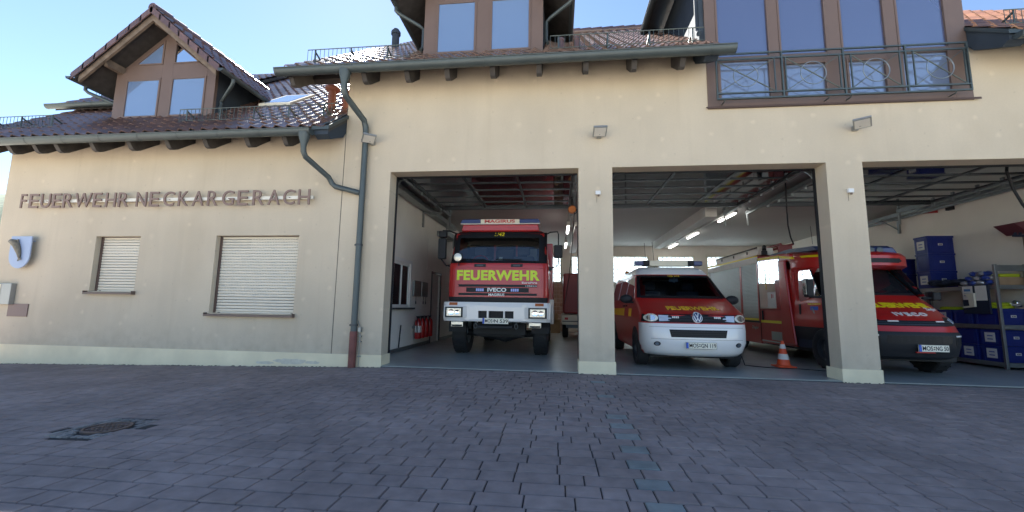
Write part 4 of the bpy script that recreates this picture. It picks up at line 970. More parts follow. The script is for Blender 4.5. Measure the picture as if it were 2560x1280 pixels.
# cab inside: lining, seats, partition frames
mb = MB(); mb.box(cx-.97, cx+.97, 3.2, 3.25, 1.6, 2.72); mb.box(cx-.98, cx+.98, 1.95, 3.2, 1.55, 1.6)
mb.box(cx-.98, cx+.98, 1.86, 3.2, 2.70, 2.735); mb.box(cx-.99, cx-.96, 2.9, 3.2, 1.6, 2.7); mb.box(cx+.96, cx+.99, 2.9, 3.2, 1.6, 2.7)
mb.box(cx-.93, cx+.93, 1.84, 2.1, 1.9, 2.09)
mb.build('cab_lining', M['cabin'], T)
mb = MB()
for x in (-.55, .50):
    mb.box(cx+x-.25, cx+x+.25, 2.45, 2.6, 1.6, 2.30); mb.box(cx+x-.15, cx+x+.15, 2.45, 2.55, 2.33, 2.52)
mb.box(cx-.2, cx+.2, 3.0, 3.1, 2.2, 2.55)
mb.build('seats', M['seat'], T, bevel=.03)
mb = MB()
for x in (-.28, .28): mb.box(cx+x-.025, cx+x+.025, 2.95, 3.0, 1.6, 2.65)
mb.tube([(cx-.5+.19*math.cos(t), 2.12+.08*math.sin(t), 2.12+.17*math.sin(t)) for t in [i*math.pi/8 for i in range(16)]], .014, n=6, closed=True)
mb.build('cab_frames', M['red'], T)
mb = MB(); mb.box(cx+.55, cx+.80, 2.9, 2.91, 2.10, 2.55); mb.box(cx-.02, cx+.06, 1.90, 1.92, 2.15, 2.22); mb.box(cx-.42, cx-.22, 3.185, 3.195, 2.15, 2.30); mb.build('documents', M['cream'], T)
mb = MB(); label_text(mb, '1/42', sh.nose, -.11, .11, 2.685, 2.765, .009, .003, bold=.01, slant=.15); mb.build('call_sign', M['yellow'], T)
# front flap with lettering and slots
mb = MB(); decal(mb, rect(-1.0, 1.0, 1.305, 1.935), sh.nose, .016, .018, .08); fl = mb.build('front_flap', M['red'], T, bevel=.006)
mb = MB(); decal(mb, rect(-.89, .89, 1.52, 1.575), sh.nose, .018, .004, .1); decal(mb, rect(-.89, .89, 1.335, 1.385), sh.nose, .018, .004, .1); decal(mb, rect(-.69, .69, 1.405, 1.505), sh.nose, .0185, .004, .1)
mb.build('grille_slots', M['black'], fl)
mb = MB()
for z in (1.515, 1.395): decal(mb, rect(-.71, .71, z-.006, z+.006), sh.nose, .026, .01, .1)
decal(mb, rect(-.72, -.70, 1.40, 1.51), sh.nose, .026, .01, 0); decal(mb, rect(.70, .72, 1.40, 1.51), sh.nose, .026, .01, 0)
for z in (1.545, 1.36):
    for x in (-.885, .885): decal(mb, rect(x-.02, x+.02, z-.02, z+.02), sh.nose, .026, .01, 0)
mb.build('slot_trim', M['red'], fl)
mb = MB(); label_text(mb, 'FEUERWEHR', sh.nose, -.915, .925, 1.665, 1.89, .020, .006, bold=.042, cut=.1, space=1.05); mb.build('lettering', M['lime'], fl)
for a in (('IVECO', sh.nose, -.215, .20, 1.415, 1.50, .026, .008, .03), ('MAGIRUS', sh.nose, -.19, .16, 1.325, 1.378, .026, .006, .02), ('EuroFire', sh.nose, .54, .87, 1.60, 1.64, .020, .005, .012), ('135E24', sh.nose, .62, .86, 1.535, 1.56, .022, .005, .012)):
    mb = MB(); label_text(mb, *a[:8], bold=a[8]); mb.build('badge', M['white'], fl)
mb = MB()
for x0 in (-.47, .30):
    for k in range(4): decal(mb, rect(x0+k*.045, x0+k*.045+.035, 1.425, 1.485), sh.nose, .024, .006, 0)
mb.build('front_flasher', mat('pale_blue_lens', (.35, .42, .85), .25), fl)
mb = MB()
for x in (-.40, .42): decal(mb, rect(x-.13, x+.13, 1.965, 2.03), sh.nose, .006, .01, 0)
mb.build('air_vents', M['black'], T)
mb = MB()
for x in (-.40, .42): decal(mb, rect(x-.08, x+.07, 1.982, 2.013), sh.nose, .009, .004, 0)
mb.build('vent_slots', M['dksteel'], T)
# roof light bar
mb = MB(); mb.prism([(-.90, 2.82), (.90, 2.82), (.87, 2.965), (-.87, 2.965)], lambda u, v, w_: (cx+u, w_, v), 1.86, 2.5); mb.build('roof_visor', M['red'], T, bevel=.015)
lb = MB(); lb.box(cx-.92, cx+.92, 1.80, 2.2, 2.966, 2.985); lb = lb.build('light_bar', M['whitem'], T)
MB().box(cx-.45, cx+.45, 1.81, 2.2, 2.986, 3.085).build('sign_box', M['cream'], lb, bevel=.01)
for s in (-1, 1):
    P = [(s*.451, 2.986), (s*.92, 2.986), (s*.905, 3.05), (s*.87, 3.085), (s*.451, 3.085)]
    MB().prism(P, lambda u, v, w_: (cx+u, w_, v), 1.81, 2.2).build('beacon', M['bluebeacon'], lb, bevel=.012)
mb = MB(); label_text(mb, 'MAGIRUS', front(cx, 1.81), -.355, .345, 2.997, 3.073, .004, .005, bold=.03); mb.build('lettering', M['redtxt'], lb)
# mirrors
mr = MB(); mr.box(cx-1.38, cx-1.20, 1.62, 1.74, 2.14, 2.62); mr.box(cx-1.37, cx-1.19, 1.60, 1.74, 2.635, 2.78)
mr.build('mirror', M['black'], T, bevel=.025)
mr = MB(); mr.box(cx+1.23, cx+1.42, 1.62, 1.74, 2.17, 2.46); mr.build('mirror', M['black'], T, bevel=.03)
mr = MB(); mr.tube([(cx-1.0, 1.95, 2.76), (cx-1.15, 1.75, 2.80), (cx-1.30, 1.68, 2.80)], .018); mr.tube([(cx-1.05, 1.8, 2.03), (cx-1.2, 1.72, 2.0), (cx-1.32, 1.70, 2.15)], .018)
mr.prism([(-1.04, 2.06), (-1.04, 1.93), (-1.16, 1.98), (-1.16, 2.02)], lambda u, v, w_: (cx+u, w_, v), 1.74, 1.84)
mr.build('mirror_arm', M['black'], T)
mr = MB(); mr.tube([(cx+1.0, 1.95, 2.72), (cx+1.15, 1.75, 2.76), (cx+1.31, 1.68, 2.76), (cx+1.33, 1.68, 2.70), (cx+1.33, 1.68, 2.40)], .014); mr.tube([(cx+1.33, 1.68, 2.2), (cx+1.33, 1.68, 2.04), (cx+1.28, 1.70, 1.98), (cx+1.05, 1.8, 1.95)], .014)
mr.prism([(1.06, 2.02), (1.06, 1.86), (1.20, 1.93), (1.20, 1.96)], lambda u, v, w_: (cx+u, w_, v), 1.74, 1.84); mr.build('mirror_arm', M['black'], T)
# search light
mb = MB(); mb.tube([(cx-.87, 1.58, 1.98), (cx-.87, 1.50, 2.10)], .012); mb.lathe([(.05, .08), (.105, .0), (.105, -.05), (.09, -.055)], (cx-.87, 1.50, 2.16), 'Y', 24); sl = mb.build('search_light', M['black'], T, smooth=True)
MB().lathe([(.0, -.068), (.05, -.066), (.088, -.056)], (cx-.87, 1.50, 2.16), 'Y', 24).build('lens', M['lens'], sl, smooth=True)
# bumper
mb = MB(); by = 1.42
bsh = Shell(cx, by, [(.74, .05, 1.13, .14, 6), (.80, .0, 1.16, .14, 6), (1.12, .0, 1.16, .14, 6), (1.19, .03, 1.15, .14, 6)], 1)
ZB = [.77, .80, .9, 1.0, 1.1, 1.16, 1.19]; XB_ = sorted([i*.1-1.15 for i in range(24)])
def bface(mb, x0, x1, z0, z1): decal(mb, rect(x0, x1, z0, z1), bsh.nose, 0, .12, .12)
holes_ = [(-.38, -.19), (-.155, .165), (.195, .385)]
xs_ = [-1.155]+[q for h in holes_ for q in h]+[1.155]
bface(mb, -1.155, 1.155, 1.0, 1.185); bface(mb, -1.155, 1.155, .775, .845)
for k in range(0, len(xs_), 2): bface(mb, xs_[k], xs_[k+1], .845, 1.0)
for s in (-1, 1): mb.box(cx+s*1.155-.012, cx+s*1.155+.012, by+.13, 2.02, .775, 1.185)
bp = mb.build('bumper', M['white'], T, smooth=False)
mb = MB()
for a, b in holes_: mb.box(cx+a-.01, cx+b+.01, by+.10, by+.16, .83, 1.01)
for z in (.89, .925, .96): mb.box(cx-.15, cx+.16, by+.06, by+.075, z-.006, z+.006)
mb.build('bumper_openings', M['black'], bp)
mb = MB()
for s in (-1, 1): mb.box(cx+s*.62-.05, cx+s*.62+.05, by-.008, by-.0005, .80, 1.14)
mb.build('access_covers', M['white'], bp, bevel=.003)
for s in (-1, 1):
    x = cx+s*.87; hb_ = MB(); hb_.box(x-.25, x+.25, by-.022, by+.02, .84, 1.09); hb_ = hb_.build('headlight', M['whitem'], T, bevel=.008)
    q = MB(); q.box(x-.20+s*.03, x+.19+s*.03, by-.030, by-.0225, .855, 1.075); q.build('bezel', M['black'], hb_, bevel=.012)
    q = MB(); q.box(x-.165+s*.03, x+.155+s*.03, by-.044, by-.0305, .88, 1.05); q.build('lens', M['lens'], hb_, bevel=.01)
    q = MB(); q.lathe([(.062, -.048), (.05, -.0455), (.02, -.0445)], (x+s*.03-.06, by, .965), 'Y', 20); q.lathe([(.022, -.047), (.0, -.049)], (x+s*.03-.06, by, .965), 'Y', 12); q.lathe([(.05, -.048), (.04, -.0455), (.0, -.0445)], (x+s*.03+.07, by, .965), 'Y', 20); q.build('reflector', M['chrome'], hb_, smooth=True)
    q = MB(); decal(q, rect(s*.93-.09, s*.93+.09, 1.115, 1.17), bsh.nose, .012, .02, 0); q.build('marker_light', M['amber'], T)
    q = MB(); q.box(cx+s*.84-.13, cx+s*.84+.13, by+.02, by+.07, .655, .765); q.build('fog_lamp', M['lens'], T, bevel=.008)
    q = MB(); q.box(cx+s*.84-.115, cx+s*.84+.115, by+.012, by+.0195, .665, .70); q.build('fog_lamp_rim', M['black'], T)
    q = MB(); q.tube([(cx+s*.44+.035*math.cos(t), by+.06, .68+.05*math.sin(t)) for t in [i*math.pi/8 for i in range(16)]], .011, n=6, closed=True); q.tube([(cx+s*.44, by+.09, .80), (cx+s*.44, by+.09, .71)], .02); q.build('tow_ring', M['dksteel'], T)
plate(T, front(cx+.02, by-.0), -.02, .79, 'MOS', 'N 539', w_=.56, h=.125)
mb = MB(); mb.box(cx-.42, cx+.36, by+.05, by+.25, .63, .69); mb.box(cx-.6, cx+.6, by+.6, by+.8, .46, .72); mb.box(cx-.55, cx+.55, 2.2, 2.8, .40, .70)
mb.tube([(cx-1.0, 2.5, .5), (cx-.35, 2.5, .45), (cx+.1, 2.5, .42), (cx+.4, 2.5, .45), (cx+1.0, 2.5, .5)], [.07, .09, .16, .09, .07], n=12); mb.box(cx-.45, cx-.3, 1.8, 8, .72, .95); mb.box(cx+.3, cx+.45, 1.8, 8, .72, .95)
mb.box(cx-.95, cx+.95, 1.9, 3.4, .95, 1.12); mb.build('chassis', M['black'], T, bevel=.01)
# front step and wheels
for s in (-1, 1): wheel(T, cx+s*.93, 2.5, .52, .34)
for s in (-1, 1): wheel(T, cx+s*.90, 6.2, .52, .36)
mb = MB()
for s in (-1, 1):
    P = [(2.5+.62*math.cos(t), .52+.62*math.sin(t)) for t in [math.pi*i/14 for i in range(15)]]; P += [(2.5+.58*math.cos(t), .52+.58*math.sin(t)) for t in [math.pi*(14-i)/14 for i in range(15)]]
    mb.prism(P, lambda u, v, w_: (w_, u, v), *sorted((cx+s*.74, cx+s*1.13)))
mb.build('mudguard', M['black'], T)
bd_ = MB(); bd_.box(cx-1.18, cx+1.18, 4.0, 8.3, 1.0, 2.86); bd_.build('equipment_body', M['red'], T, bevel=.03)
bd_ = MB(); bd_.box(cx-1.2, cx+1.2, 4.6, 8.3, .62, 1.0); bd_.box(cx+1.10, cx+1.21, 3.6, 3.95, .75, 1.30); bd_.build('body_skirt', M['white'], T, bevel=.01)

# ------------------------------------------------------------------ command van in bay two
V = thing('command_van', (5.5, 2.6, 0), 'red van with white bumper, raised white roof and blue beacons, in the middle bay', 'van')
cx = 5.5
vs = Shell(cx, .42, [(.26, .14, .86, .55, 2.6), (.33, .05, .91, .55, 2.6), (.50, .0, .945, .52, 2.7), (.72, .015, .95, .50, 2.8), (.84, .045, .95, .48, 2.8), (.86, .060, .95, .46, 2.8),
  (.99, .10, .945, .42, 2.8), (1.02, .16, .94, .38, 3), (1.08, .33, .935, .32, 3), (1.18, .62, .92, .25, 3.4), (1.31, .95, .905, .16, 4), (1.80, 1.50, .79, .20, 3.6), (1.85, 1.56, .775, .22, 3.4), (1.90, 1.60, .765, .24, 3.2), (2.0, 1.72, .72, .3, 3), (2.04, 1.86, .64, .3, 3), (2.06, 2.2, .45, .3, 2.5)], 4.75)
zs = [.26, .33, .42, .5, .6, .72, .84, .86, .93, .99, 1.02, 1.05, 1.08, 1.13, 1.18, 1.24, 1.31, 1.36, 1.45, 1.6, 1.72, 1.80, 1.85, 1.90, 1.95, 2.0, 2.04, 2.06]
def vm(x, y, z):
    if z > 1.84: return 1
    if z < .85 and y < .42+.52: return 1
    return 0
vs.build(zs, vm, lambda x, y, z: 1.36 < z < 1.80 and y < 2.2 and abs(x) < .70, 'body', [M['red'], M['white'], M['black']], V)
def quadp(pts): return pts
mb = MB()
decal(mb, [(-.875, 1.325), (-.80, 1.325), (-.715, 1.82), (-.765, 1.82)], vs.nose, .005, .01, .08)
decal(mb, [(.80, 1.325), (.875, 1.325), (.765, 1.82), (.715, 1.82)], vs.nose, .005, .01, .08)
decal(mb, rect(-.80, .80, 1.315, 1.365), vs.nose, .005, .01, .08); decal(mb, rect(-.72, .72, 1.785, 1.83), vs.nose, .005, .01, .08)
mb.build('windscreen_surround', M['blackg'], V)
mb = MB(); decal(mb, [(-.80, 1.36), (.80, 1.36), (.725, 1.79), (-.725, 1.79)], vs.nose, .002, .005, .10); wsn = mb.build('windscreen', M['ws'], V)
mb = MB()
for px in (-.25, .45): mb.tube([vs.nose(px+.15, 1.335, .02), vs.nose(px-.35, 1.36, .018)], .009, n=6)
mb.build('wipers', M['black'], wsn)
mb = MB(); mb.box(cx-.80, cx+.80, 3.1, 3.13, .9, 1.78); mb.box(cx-.83, cx+.83, 1.5, 3.1, .88, .92); mb.box(cx-.72, cx+.72, 2.05, 3.1, 1.80, 1.815); mb.box(cx-.8, cx+.8, 1.42, 1.72, 1.18, 1.335)
mb.build('cabin_lining', M['cabin'], V)
mb = MB()
for x in (-.42, .42): mb.box(cx+x-.24, cx+x+.24, 2.35, 2.48, .92, 1.50); mb.box(cx+x-.13, cx+x+.13, 2.36, 2.46, 1.53, 1.70)
mb.build('seats', M['seat'], V, bevel=.03)
mb = MB(); mb.box(cx-.07, cx+.12, 2.02, 2.03, 1.70, 1.77); mb.box(cx+.01, cx+.05, 2.0, 2.02, 1.68, 1.80); mb.build('inner_mirror', M['steel'], V)
# side glass
for s in (-1, 1):
    fl_ = vs.flank(s)
    for q in ([(1.62, 1.30), (2.62, 1.30), (2.62, 1.78), (2.02, 1.78)], rect(2.72, 3.75, 1.30, 1.78), rect(3.85, 4.95, 1.30, 1.78)): mb = MB(); decal(mb, q, fl_, .004, .008, .2); mb.build('side_window', M['pane'] if s < 0 else M['darkglass'], V)
    for q in ((2.68, 4.9), (1.75, 2.1)): mb = MB(); decal(mb, rect(*q, .93, 1.10), fl_, .003, .005, .4); mb.build('side_stripe', M['gold'], V)
    mb = MB(); P = [(1.33+.40*math.cos(t), .34+.41*math.sin(t)) for t in [math.pi*i/16 for i in range(17)]]; P = [(a, max(b, .26)) for a, b in P]+[(.93, .26)][:0]
    decal(mb, P, fl_, .003, .008, 0); mb.build('wheel_arch', M['black'], V); mb = MB(); P2 = [(a+3.0, b) for a, b in P]; decal(mb, P2, fl_, .003, .008, 0); mb.build('wheel_arch', M['black'], V)
    mb = MB(); xm = cx+s*1.06
    mb.blob((xm, 1.62, 1.30), (.135, .07, .095), 14); mb.box(min(cx+s*.88, xm), max(cx+s*.88, xm), 1.60, 1.66, 1.21, 1.25); mb.build('mirror', M['black'], V, smooth=True)
    for q in (2.65, 3.8): pass
    mb = MB(); decal(mb, rect(2.60, 2.61, .35, 1.29), fl_, .002, .005, 0); decal(mb, rect(1.70, 1.71, .35, 1.2), fl_, .002, .005, 0)
    for yy_ in (2.45, 2.75): decal(mb, rect(yy_-.09, yy_+.09, 1.14, 1.175), fl_, .03, .03, 0)
    mb.build('door_gap_and_handles', M['black'], V)
# hood lettering and seam
mb = MB(); label_text(mb, 'FEUERWEHR', vs.nose, -.44, .50, 1.085, 1.15, .006, .005, bold=.02, cut=.08); mb.build('hood_lettering', M['gold'], V)
# grille and lamps
mb = MB(); decal(mb, [(-.93, .865), (.93, .865), (.915, 1.0), (.45, 1.005), (0, 1.01), (-.45, 1.005), (-.915, 1.0)], vs.nose, .006, .012, .06); gr = mb.build('grille', M['blackg'], V)
mb = MB()
for z in (.905, .955): decal(mb, rect(-.50, .50, z-.013, z+.013), vs.nose, .020, .02, .08)
mb.build('grille_bars', M['black'], gr)
mb = MB()
for x in (-.38, .34):
    for k in range(4): decal(mb, rect(x+k*.03-.05, x+k*.03-.028, .93, .965), vs.nose, .026, .006, 0)
mb.build('front_flasher', M['whitem'], gr)
for s in (-1, 1):
    C = (s*.78, .935); P = [(C[0]+.115*math.cos(t), C[1]+.068*math.sin(t)) for t in [i*math.pi/10 for i in range(20)]]
    mb = MB(); decal(mb, P, vs.nose, .014, .016, .05); hl_ = mb.build('headlight', M['lens'], V, smooth=True)
    mb = MB(); P = [(C[0]+.075*math.cos(t), C[1]+.05*math.sin(t)) for t in [i*math.pi/10 for i in range(20)]]; decal(mb, P, vs.nose, .018, .004, 0); mb.build('reflector', M['chrome'], hl_)
    mb = MB(); decal(mb, [(s*.65, .875), (s*.48, .885), (s*.44, .93), (s*.50, .985), (s*.66, .985)][::s], vs.nose, .012, .014, .05); mb.build('indicator', M['clear'], hl_)
    P = [(s*.70+.055*math.cos(t), .475+.04*math.sin(t)) for t in [i*math.pi/8 for i in range(16)]]
    mb = MB(); decal(mb, P, vs.nose, .006, .01, 0); fg = mb.build('fog_lamp', M['black'], V)
    mb = MB(); P = [(s*.70+.035*math.cos(t), .475+.028*math.sin(t)) for t in [i*math.pi/8 for i in range(16)]]; decal(mb, P, vs.nose, .009, .004, 0); mb.build('lens', M['chrome'], fg)
# round badge
cz = .94; C0 = [(.085*math.cos(t), cz+.085*math.sin(t)) for t in [i*math.pi/16 for i in range(32)]]
mb = MB(); decal(mb, C0, vs.nose, .032, .03, 0); bg_ = mb.build('badge', M['white'], V)
mb = MB(); C1 = [(.074*math.cos(t), cz+.074*math.sin(t)) for t in [i*math.pi/16 for i in range(32)]]; decal(mb, C1, vs.nose, .034, .003, 0); mb.build('badge_field', mat('badge_blue', (.04, .07, .16), .3), bg_)
mb = MB()
def stroke(mb, p, q, w_): 
    d = Vector((q[0]-p[0], q[1]-p[1])); n_ = Vector((-d.y, d.x)).normalized()*w_/2
    decal(mb, [(p[0]-n_.x, p[1]-n_.y), (q[0]-n_.x, q[1]-n_.y), (q[0]+n_.x, q[1]+n_.y), (p[0]+n_.x, p[1]+n_.y)], vs.nose, .038, .005, 0)
for p, q in (((-.034, .068), (0, .004)), ((.034, .068), (0, .004)), ((-.062, .036), (-.026, -.064)), ((-.026, -.064), (0, -.006)), ((0, -.006), (.026, -.064)), ((.026, -.064), (.062, .036))): stroke(mb, (p[0], cz+p[1]), (q[0], cz+q[1]), .014)
mb.build('badge_letters', M['white'], bg_)
# bumper intake, seams, plate
mb = MB(); decal(mb, [(-.50, .735), (.50, .735), (.47, .60), (-.47, .60)], vs.nose, .002, .006, .08); it = mb.build('intake', M['blackg'], V)
mb = MB()
for z in (.70, .66, .625): decal(mb, rect(-.46, .46, z-.006, z+.006), vs.nose, .012, .012, .08)
mb.build('intake_bars', M['black'], it)
mb = MB(); decal(mb, rect(-.80, .80, .561, .565), vs.nose, .0015, .002, .08); decal(mb, rect(-.82, .82, .775, .779), vs.nose, .0015, .002, .08); decal(mb, rect(-.84, .84, .855, .862), vs.nose, .002, .004, .08)
mb.build('bumper_seams', M['slot'], V)
plate(V, lambda u, v, o: (cx+u, .42-.018-o, v), .02, .465, 'MOS', 'GN 119', w_=.52, h=.11)
mb = MB(); label_text(mb, 'NG 1/19', vs.nose, -.12, .12, 1.79, 1.825, .009, .003, bold=.01); mb.build('call_sign', M['gold'], V)
# roof bar, beacons, aerials
rb = MB(); rb.box(cx-.42, cx+.42, 2.28, 2.50, 2.07, 2.20); rb = rb.build('light_bar', M['cream'], V, bevel=.012)
for s in (-1, 1):
    a, b = sorted((cx+s*.421, cx+s*.55)); MB().box(a, b, 2.27, 2.51, 2.075, 2.195).build('siren_horn', M['black'], rb, bevel=.008)
    a, b = sorted((cx+s*.551, cx+s*.74)); MB().box(a, b, 2.29, 2.49, 2.085, 2.185).build('beacon', M['bluebeacon'], rb, bevel=.015)
    q = MB(); q.lathe([(.04, -.004), (.045, .0)], (cx+s*.485, 2.266, 2.135), 'Y', 14); q.build('horn_mouth', M['blackg'], rb)
mb = MB(); mb.tube([(cx-.30, 3.2, 2.05), (cx-.33, 3.25, 2.75)], .005, n=5); mb.tube([(cx-.05, 3.4, 2.05), (cx-.10, 3.42, 2.80)], .006, n=5); mb.build('aerials', M['black'], V)
for s in (-1, 1):
    wheel(V, cx+s*.845, 1.33, .33, .235, .22, 0, 'dksteel'); wheel(V, cx+s*.845, 4.33, .33, .235, .22, 0, 'dksteel')
MB().box(cx-.75, cx+.75, .9, 5, .20, .30).build('underbody', M['black'], V)

# ------------------------------------------------------------------ rescue truck between bays two and three
I = thing('rescue_truck', (9.2, 3.6, 0), 'red rescue truck with grey roller shutters, yellow stripes and black bumper, behind the second pillar', 'fire truck')
cx = 9.10
ish = Shell(cx, .42, [(.30, .22, .76, .50, 2.8), (.36, .08, .88, .60, 2.6), (.55, .0, .91, .66, 2.5), (.74, .0, .92, .66, 2.5), (.78, .03, .92, .66, 2.5), (.90, .07, .92, .68, 2.4), (.97, .12, .915, .66, 2.4), (1.0, .17, .91, .64, 2.4), (1.06, .27, .905, .58, 2.4), (1.15, .46, .90, .46, 2.6),
  (1.28, .72, .895, .32, 3), (1.42, .98, .865, .22, 3.2), (1.48, 1.06, .85, .22, 3.2), (1.98, 1.50, .75, .22, 3.2), (2.10, 1.58, .73, .22, 3.2)], 2.55)
zs = [.30, .36, .45, .55, .65, .74, .78, .84, .90, .97, 1.0, 1.03, 1.06, 1.1, 1.15, 1.21, 1.28, 1.35, 1.42, 1.48, 1.6, 1.75, 1.9, 1.98, 2.04, 2.10]
def im(x, y, z):
    if z < .775 and y < .42+1.0: return 1
    if z < .80 and y < .42+2.2: return 1
    return 0
ish.build(zs, im, None, 'cab', [M['red'], M['black']], I)
mb = MB(); decal(mb, [(-.83, 1.45), (.83, 1.45), (.71, 2.01), (-.71, 2.01)], ish.nose, .004, .008, .08); w_ = mb.build('windscreen', M['darkglass'], I)
mb = MB(); decal(mb, [(-.845, 1.44), (-.80, 1.44), (-.68, 2.02), (-.725, 2.02)], ish.nose, .010, .012, .08); decal(mb, [(.80, 1.44), (.845, 1.44), (.725, 2.02), (.68, 2.02)], ish.nose, .010, .012, .08)
decal(mb, rect(-.82, .82, 1.43, 1.47), ish.nose, .010, .012, .08); mb.build('screen_frame', M['black'], w_)
mb = MB()
P = [(-.90, .98), (-.60, 1.03), (-.50, .965), (.50, .965), (.60, 1.03), (.90, 1.0), (.905, .93), (.70, .885), (.50, .875), (-.50, .875), (-.70, .885), (-.905, .92)]
decal(mb, P, ish.nose, .006, .012, .06); gr = mb.build('grille', M['blackg'], I)
mb = MB()
for z in (.90, .93): decal(mb, rect(-.60, .60, z-.005, z+.005), ish.nose, .016, .01, .08)
mb.build('grille_bars', M['dksteel'], gr)
mb = MB()
for x in (-.34, .40): decal(mb, rect(x-.075, x+.075, .938, .957), ish.nose, .018, .01, 0)
mb.build('front_flasher', M['whitem'], gr)
mb = MB(); label_text(mb, 'IVECO', ish.nose, -.19, .35, 1.045, 1.10, .012, .01, bold=.04, cut=.08, space=1.3); mb.build('badge', M['white'], I)
mb = MB(); label_text(mb, 'Ziegler', ish.nose, .50, .74, 1.13, 1.19, .006, .005, bold=.02, cut=.06)
mb.build('maker_badge', M['white'], I)
mb = MB(); label_text(mb, 'FEUERWEHR', ish.nose, -.42, .70, 1.19, 1.28, .005, .005, bold=.05, cut=.08); mb.build('hood_lettering', M['yellow'], I)
mb = MB(); decal(mb, rect(-.50, .50, .585, .715), ish.nose, .004, .01, .08); decal(mb, rect(-.86, -.58, .56, .70), ish.nose, .004, .01, .06); decal(mb, rect(.58, .86, .56, .70), ish.nose, .004, .01, .06); it = mb.build('intake', M['blackg'], I)
mb = MB()
for i in range(10):
    x = -.48+i*.107
    for z in (.605, .635, .665, .695): decal(mb, rect(x+(.04 if int(z*1000) % 2 else 0), x+.075, z-.003, z+.003), ish.nose, .008, .006, 0)
mb.build('mesh_bars', M['black'], it)
for s in (-1, 1):
    mb = MB(); decal(mb, [(s*.62, .985), (s*.68, .915), (s*.86, .93), (s*.895, 1.03), (s*.74, 1.02)][::s], ish.nose, .014, .016, .05); mb.build('headlight', mat('blue_tint_lens', (.45, .52, .66), .12, coat=1), I, smooth=True)
    mb = MB(); decal(mb, rect(s*.70-.10, s*.70+.10, .70, .725), ish.nose, .010, .01, .05); mb.build('daytime_light', M['white'], I)
plate(I, lambda u, v, o: (cx+u, .42-.02-o, v), .13, .515, 'MOS', 'NG 50', w_=.46, h=.115)
MB().box(cx-.12, cx+.16, .405, .44, .435, .452).build('red_strip', M['redtxt'], I)
rb = MB(); rb.prism([(-.50, 2.28), (.66, 2.28), (.58, 2.40), (-.46, 2.40)], lambda u, v, w2: (cx+u, w2, v), 1.62, 1.95); rb = rb.build('light_bar', M['bluebeacon'], I, bevel=.015)
for x in (-.06, .10, .26): q = MB(); q.lathe([(.055, .0), (.062, -.02), (.05, -.024), (.0, -.02)], (cx+x+.06, 1.615, 2.345), 'Y', 18); q.build('spotlight', M['dksteel'], rb, smooth=True)
for s in (-1, 1):
    f = ish.flank(s); mb = MB(); decal(mb, [(1.36, 1.42), (2.28, 1.36), (2.28, 1.98), (2.05, 2.0), (1.72, 1.98)], lambda u, v, o, f=f: f(u, v, o), .006, .01, .15); mb.build('cab_window', M['darkglass'], I)
    mb = MB(); xm = cx+s*1.13; mb.box(xm-.07, xm+.07, 1.42, 1.56, *((1.38, 1.74) if s < 0 else (1.34, 1.50))); mb.box(min(cx+s*.90, xm), max(cx+s*.90, xm), 1.46, 1.52, 1.36, 1.41); mm_ = mb.build('mirror', M['black'], I, bevel=.03)
    if s < 0: MB().box(xm-.078 if s < 0 else xm+.071, xm-.071 if s < 0 else xm+.078, 1.43, 1.55, 1.42, 1.72).build('mirror_trim', M['chrome'], mm_, bevel=.003)
# ---- crew cell and equipment body (X 8.2 .. 10.2)
XS = 8.2; lf = side(XS, -1)
def boxpart(name, m, y0, y1, z0, z1, x0=XS, x1=10.2, bev=.02): return MB().box(x0, x1, y0, y1, z0, z1).build(name, m, I, bevel=bev)
# raised crew cell: side profile with sloping roof, faired into the cab pillar
cc = MB(); P = [(2.52, .32), (4.02, .28), (4.02, 2.47), (2.85, 2.43), (2.50, 2.38), (2.46, 2.0), (2.42, 1.4)]
cc.prism(P, lambda u, v, w2: (w2, u, v), XS, 10.2); cc.build('crew_cell', M['red'], I, bevel=.03)
oc = Shell(9.2, 1.42, [(1.97, .10, .98, 1.0, 2.2), (2.02, .0, 1.0, 1.0, 2.3), (2.22, .01, 1.0, 1.0, 2.3), (2.29, .10, .99, .98, 2.3), (2.34, .28, .96, .9, 2.3), (2.39, .70, .93, .6, 2.4), (2.43, 1.0, .9, .4, 2.6)], 1.5)
oc.build([1.97, 2.0, 2.02, 2.08, 2.15, 2.22, 2.26, 2.29, 2.32, 2.34, 2.37, 2.39, 2.43], lambda x, y, z: 0, None, 'roof_cap', [M['red'], M['red']], I)
mb = MB(); decal(mb, [(-.995, 2.245), (-.40, 2.185), (-.40, 2.235), (-.995, 2.295)], oc.nose, .004, .006, .05); mb.build('contour_stripe', M['yellow'], I)
mb = MB(); decal(mb, [(-.62, 2.07), (.46, 2.07), (.56, 2.11), (.50, 2.16), (-.62, 2.16)], oc.nose, .004, .010, .08); mb.build('roof_recess', M['black'], I)
P = [(2.40, .36), (2.95, .36), (2.92, 2.27), (2.66, 2.25), (2.55, 1.3)]
MB().prism(P, lambda u, v, w2: (w2, u, v), XS-.055, XS-.0005).build('pillar_fairing', M['red'], I, bevel=.03)
boxpart('lower_skirt', M['red'], 4.03, 5.0, .26, .78, XS+.002, 10.2, .01)
eb = MB(); eb.box(XS+.02, 10.18, 4.03, 7.55, .78, 2.51); eb.box(XS+.05, 10.1, 5.8, 7.5, .3, .78); eb.build('equipment_body', M['red'], I, bevel=.01)
mb = MB(); mb.box(XS-.012, XS+.0195, 4.03, 7.58, 2.33, 2.50); mb.box(XS-.012, XS+.0195, 7.42, 7.58, .78, 2.3995); mb.build('body_rail', M['whitem'], I, bevel=.006)
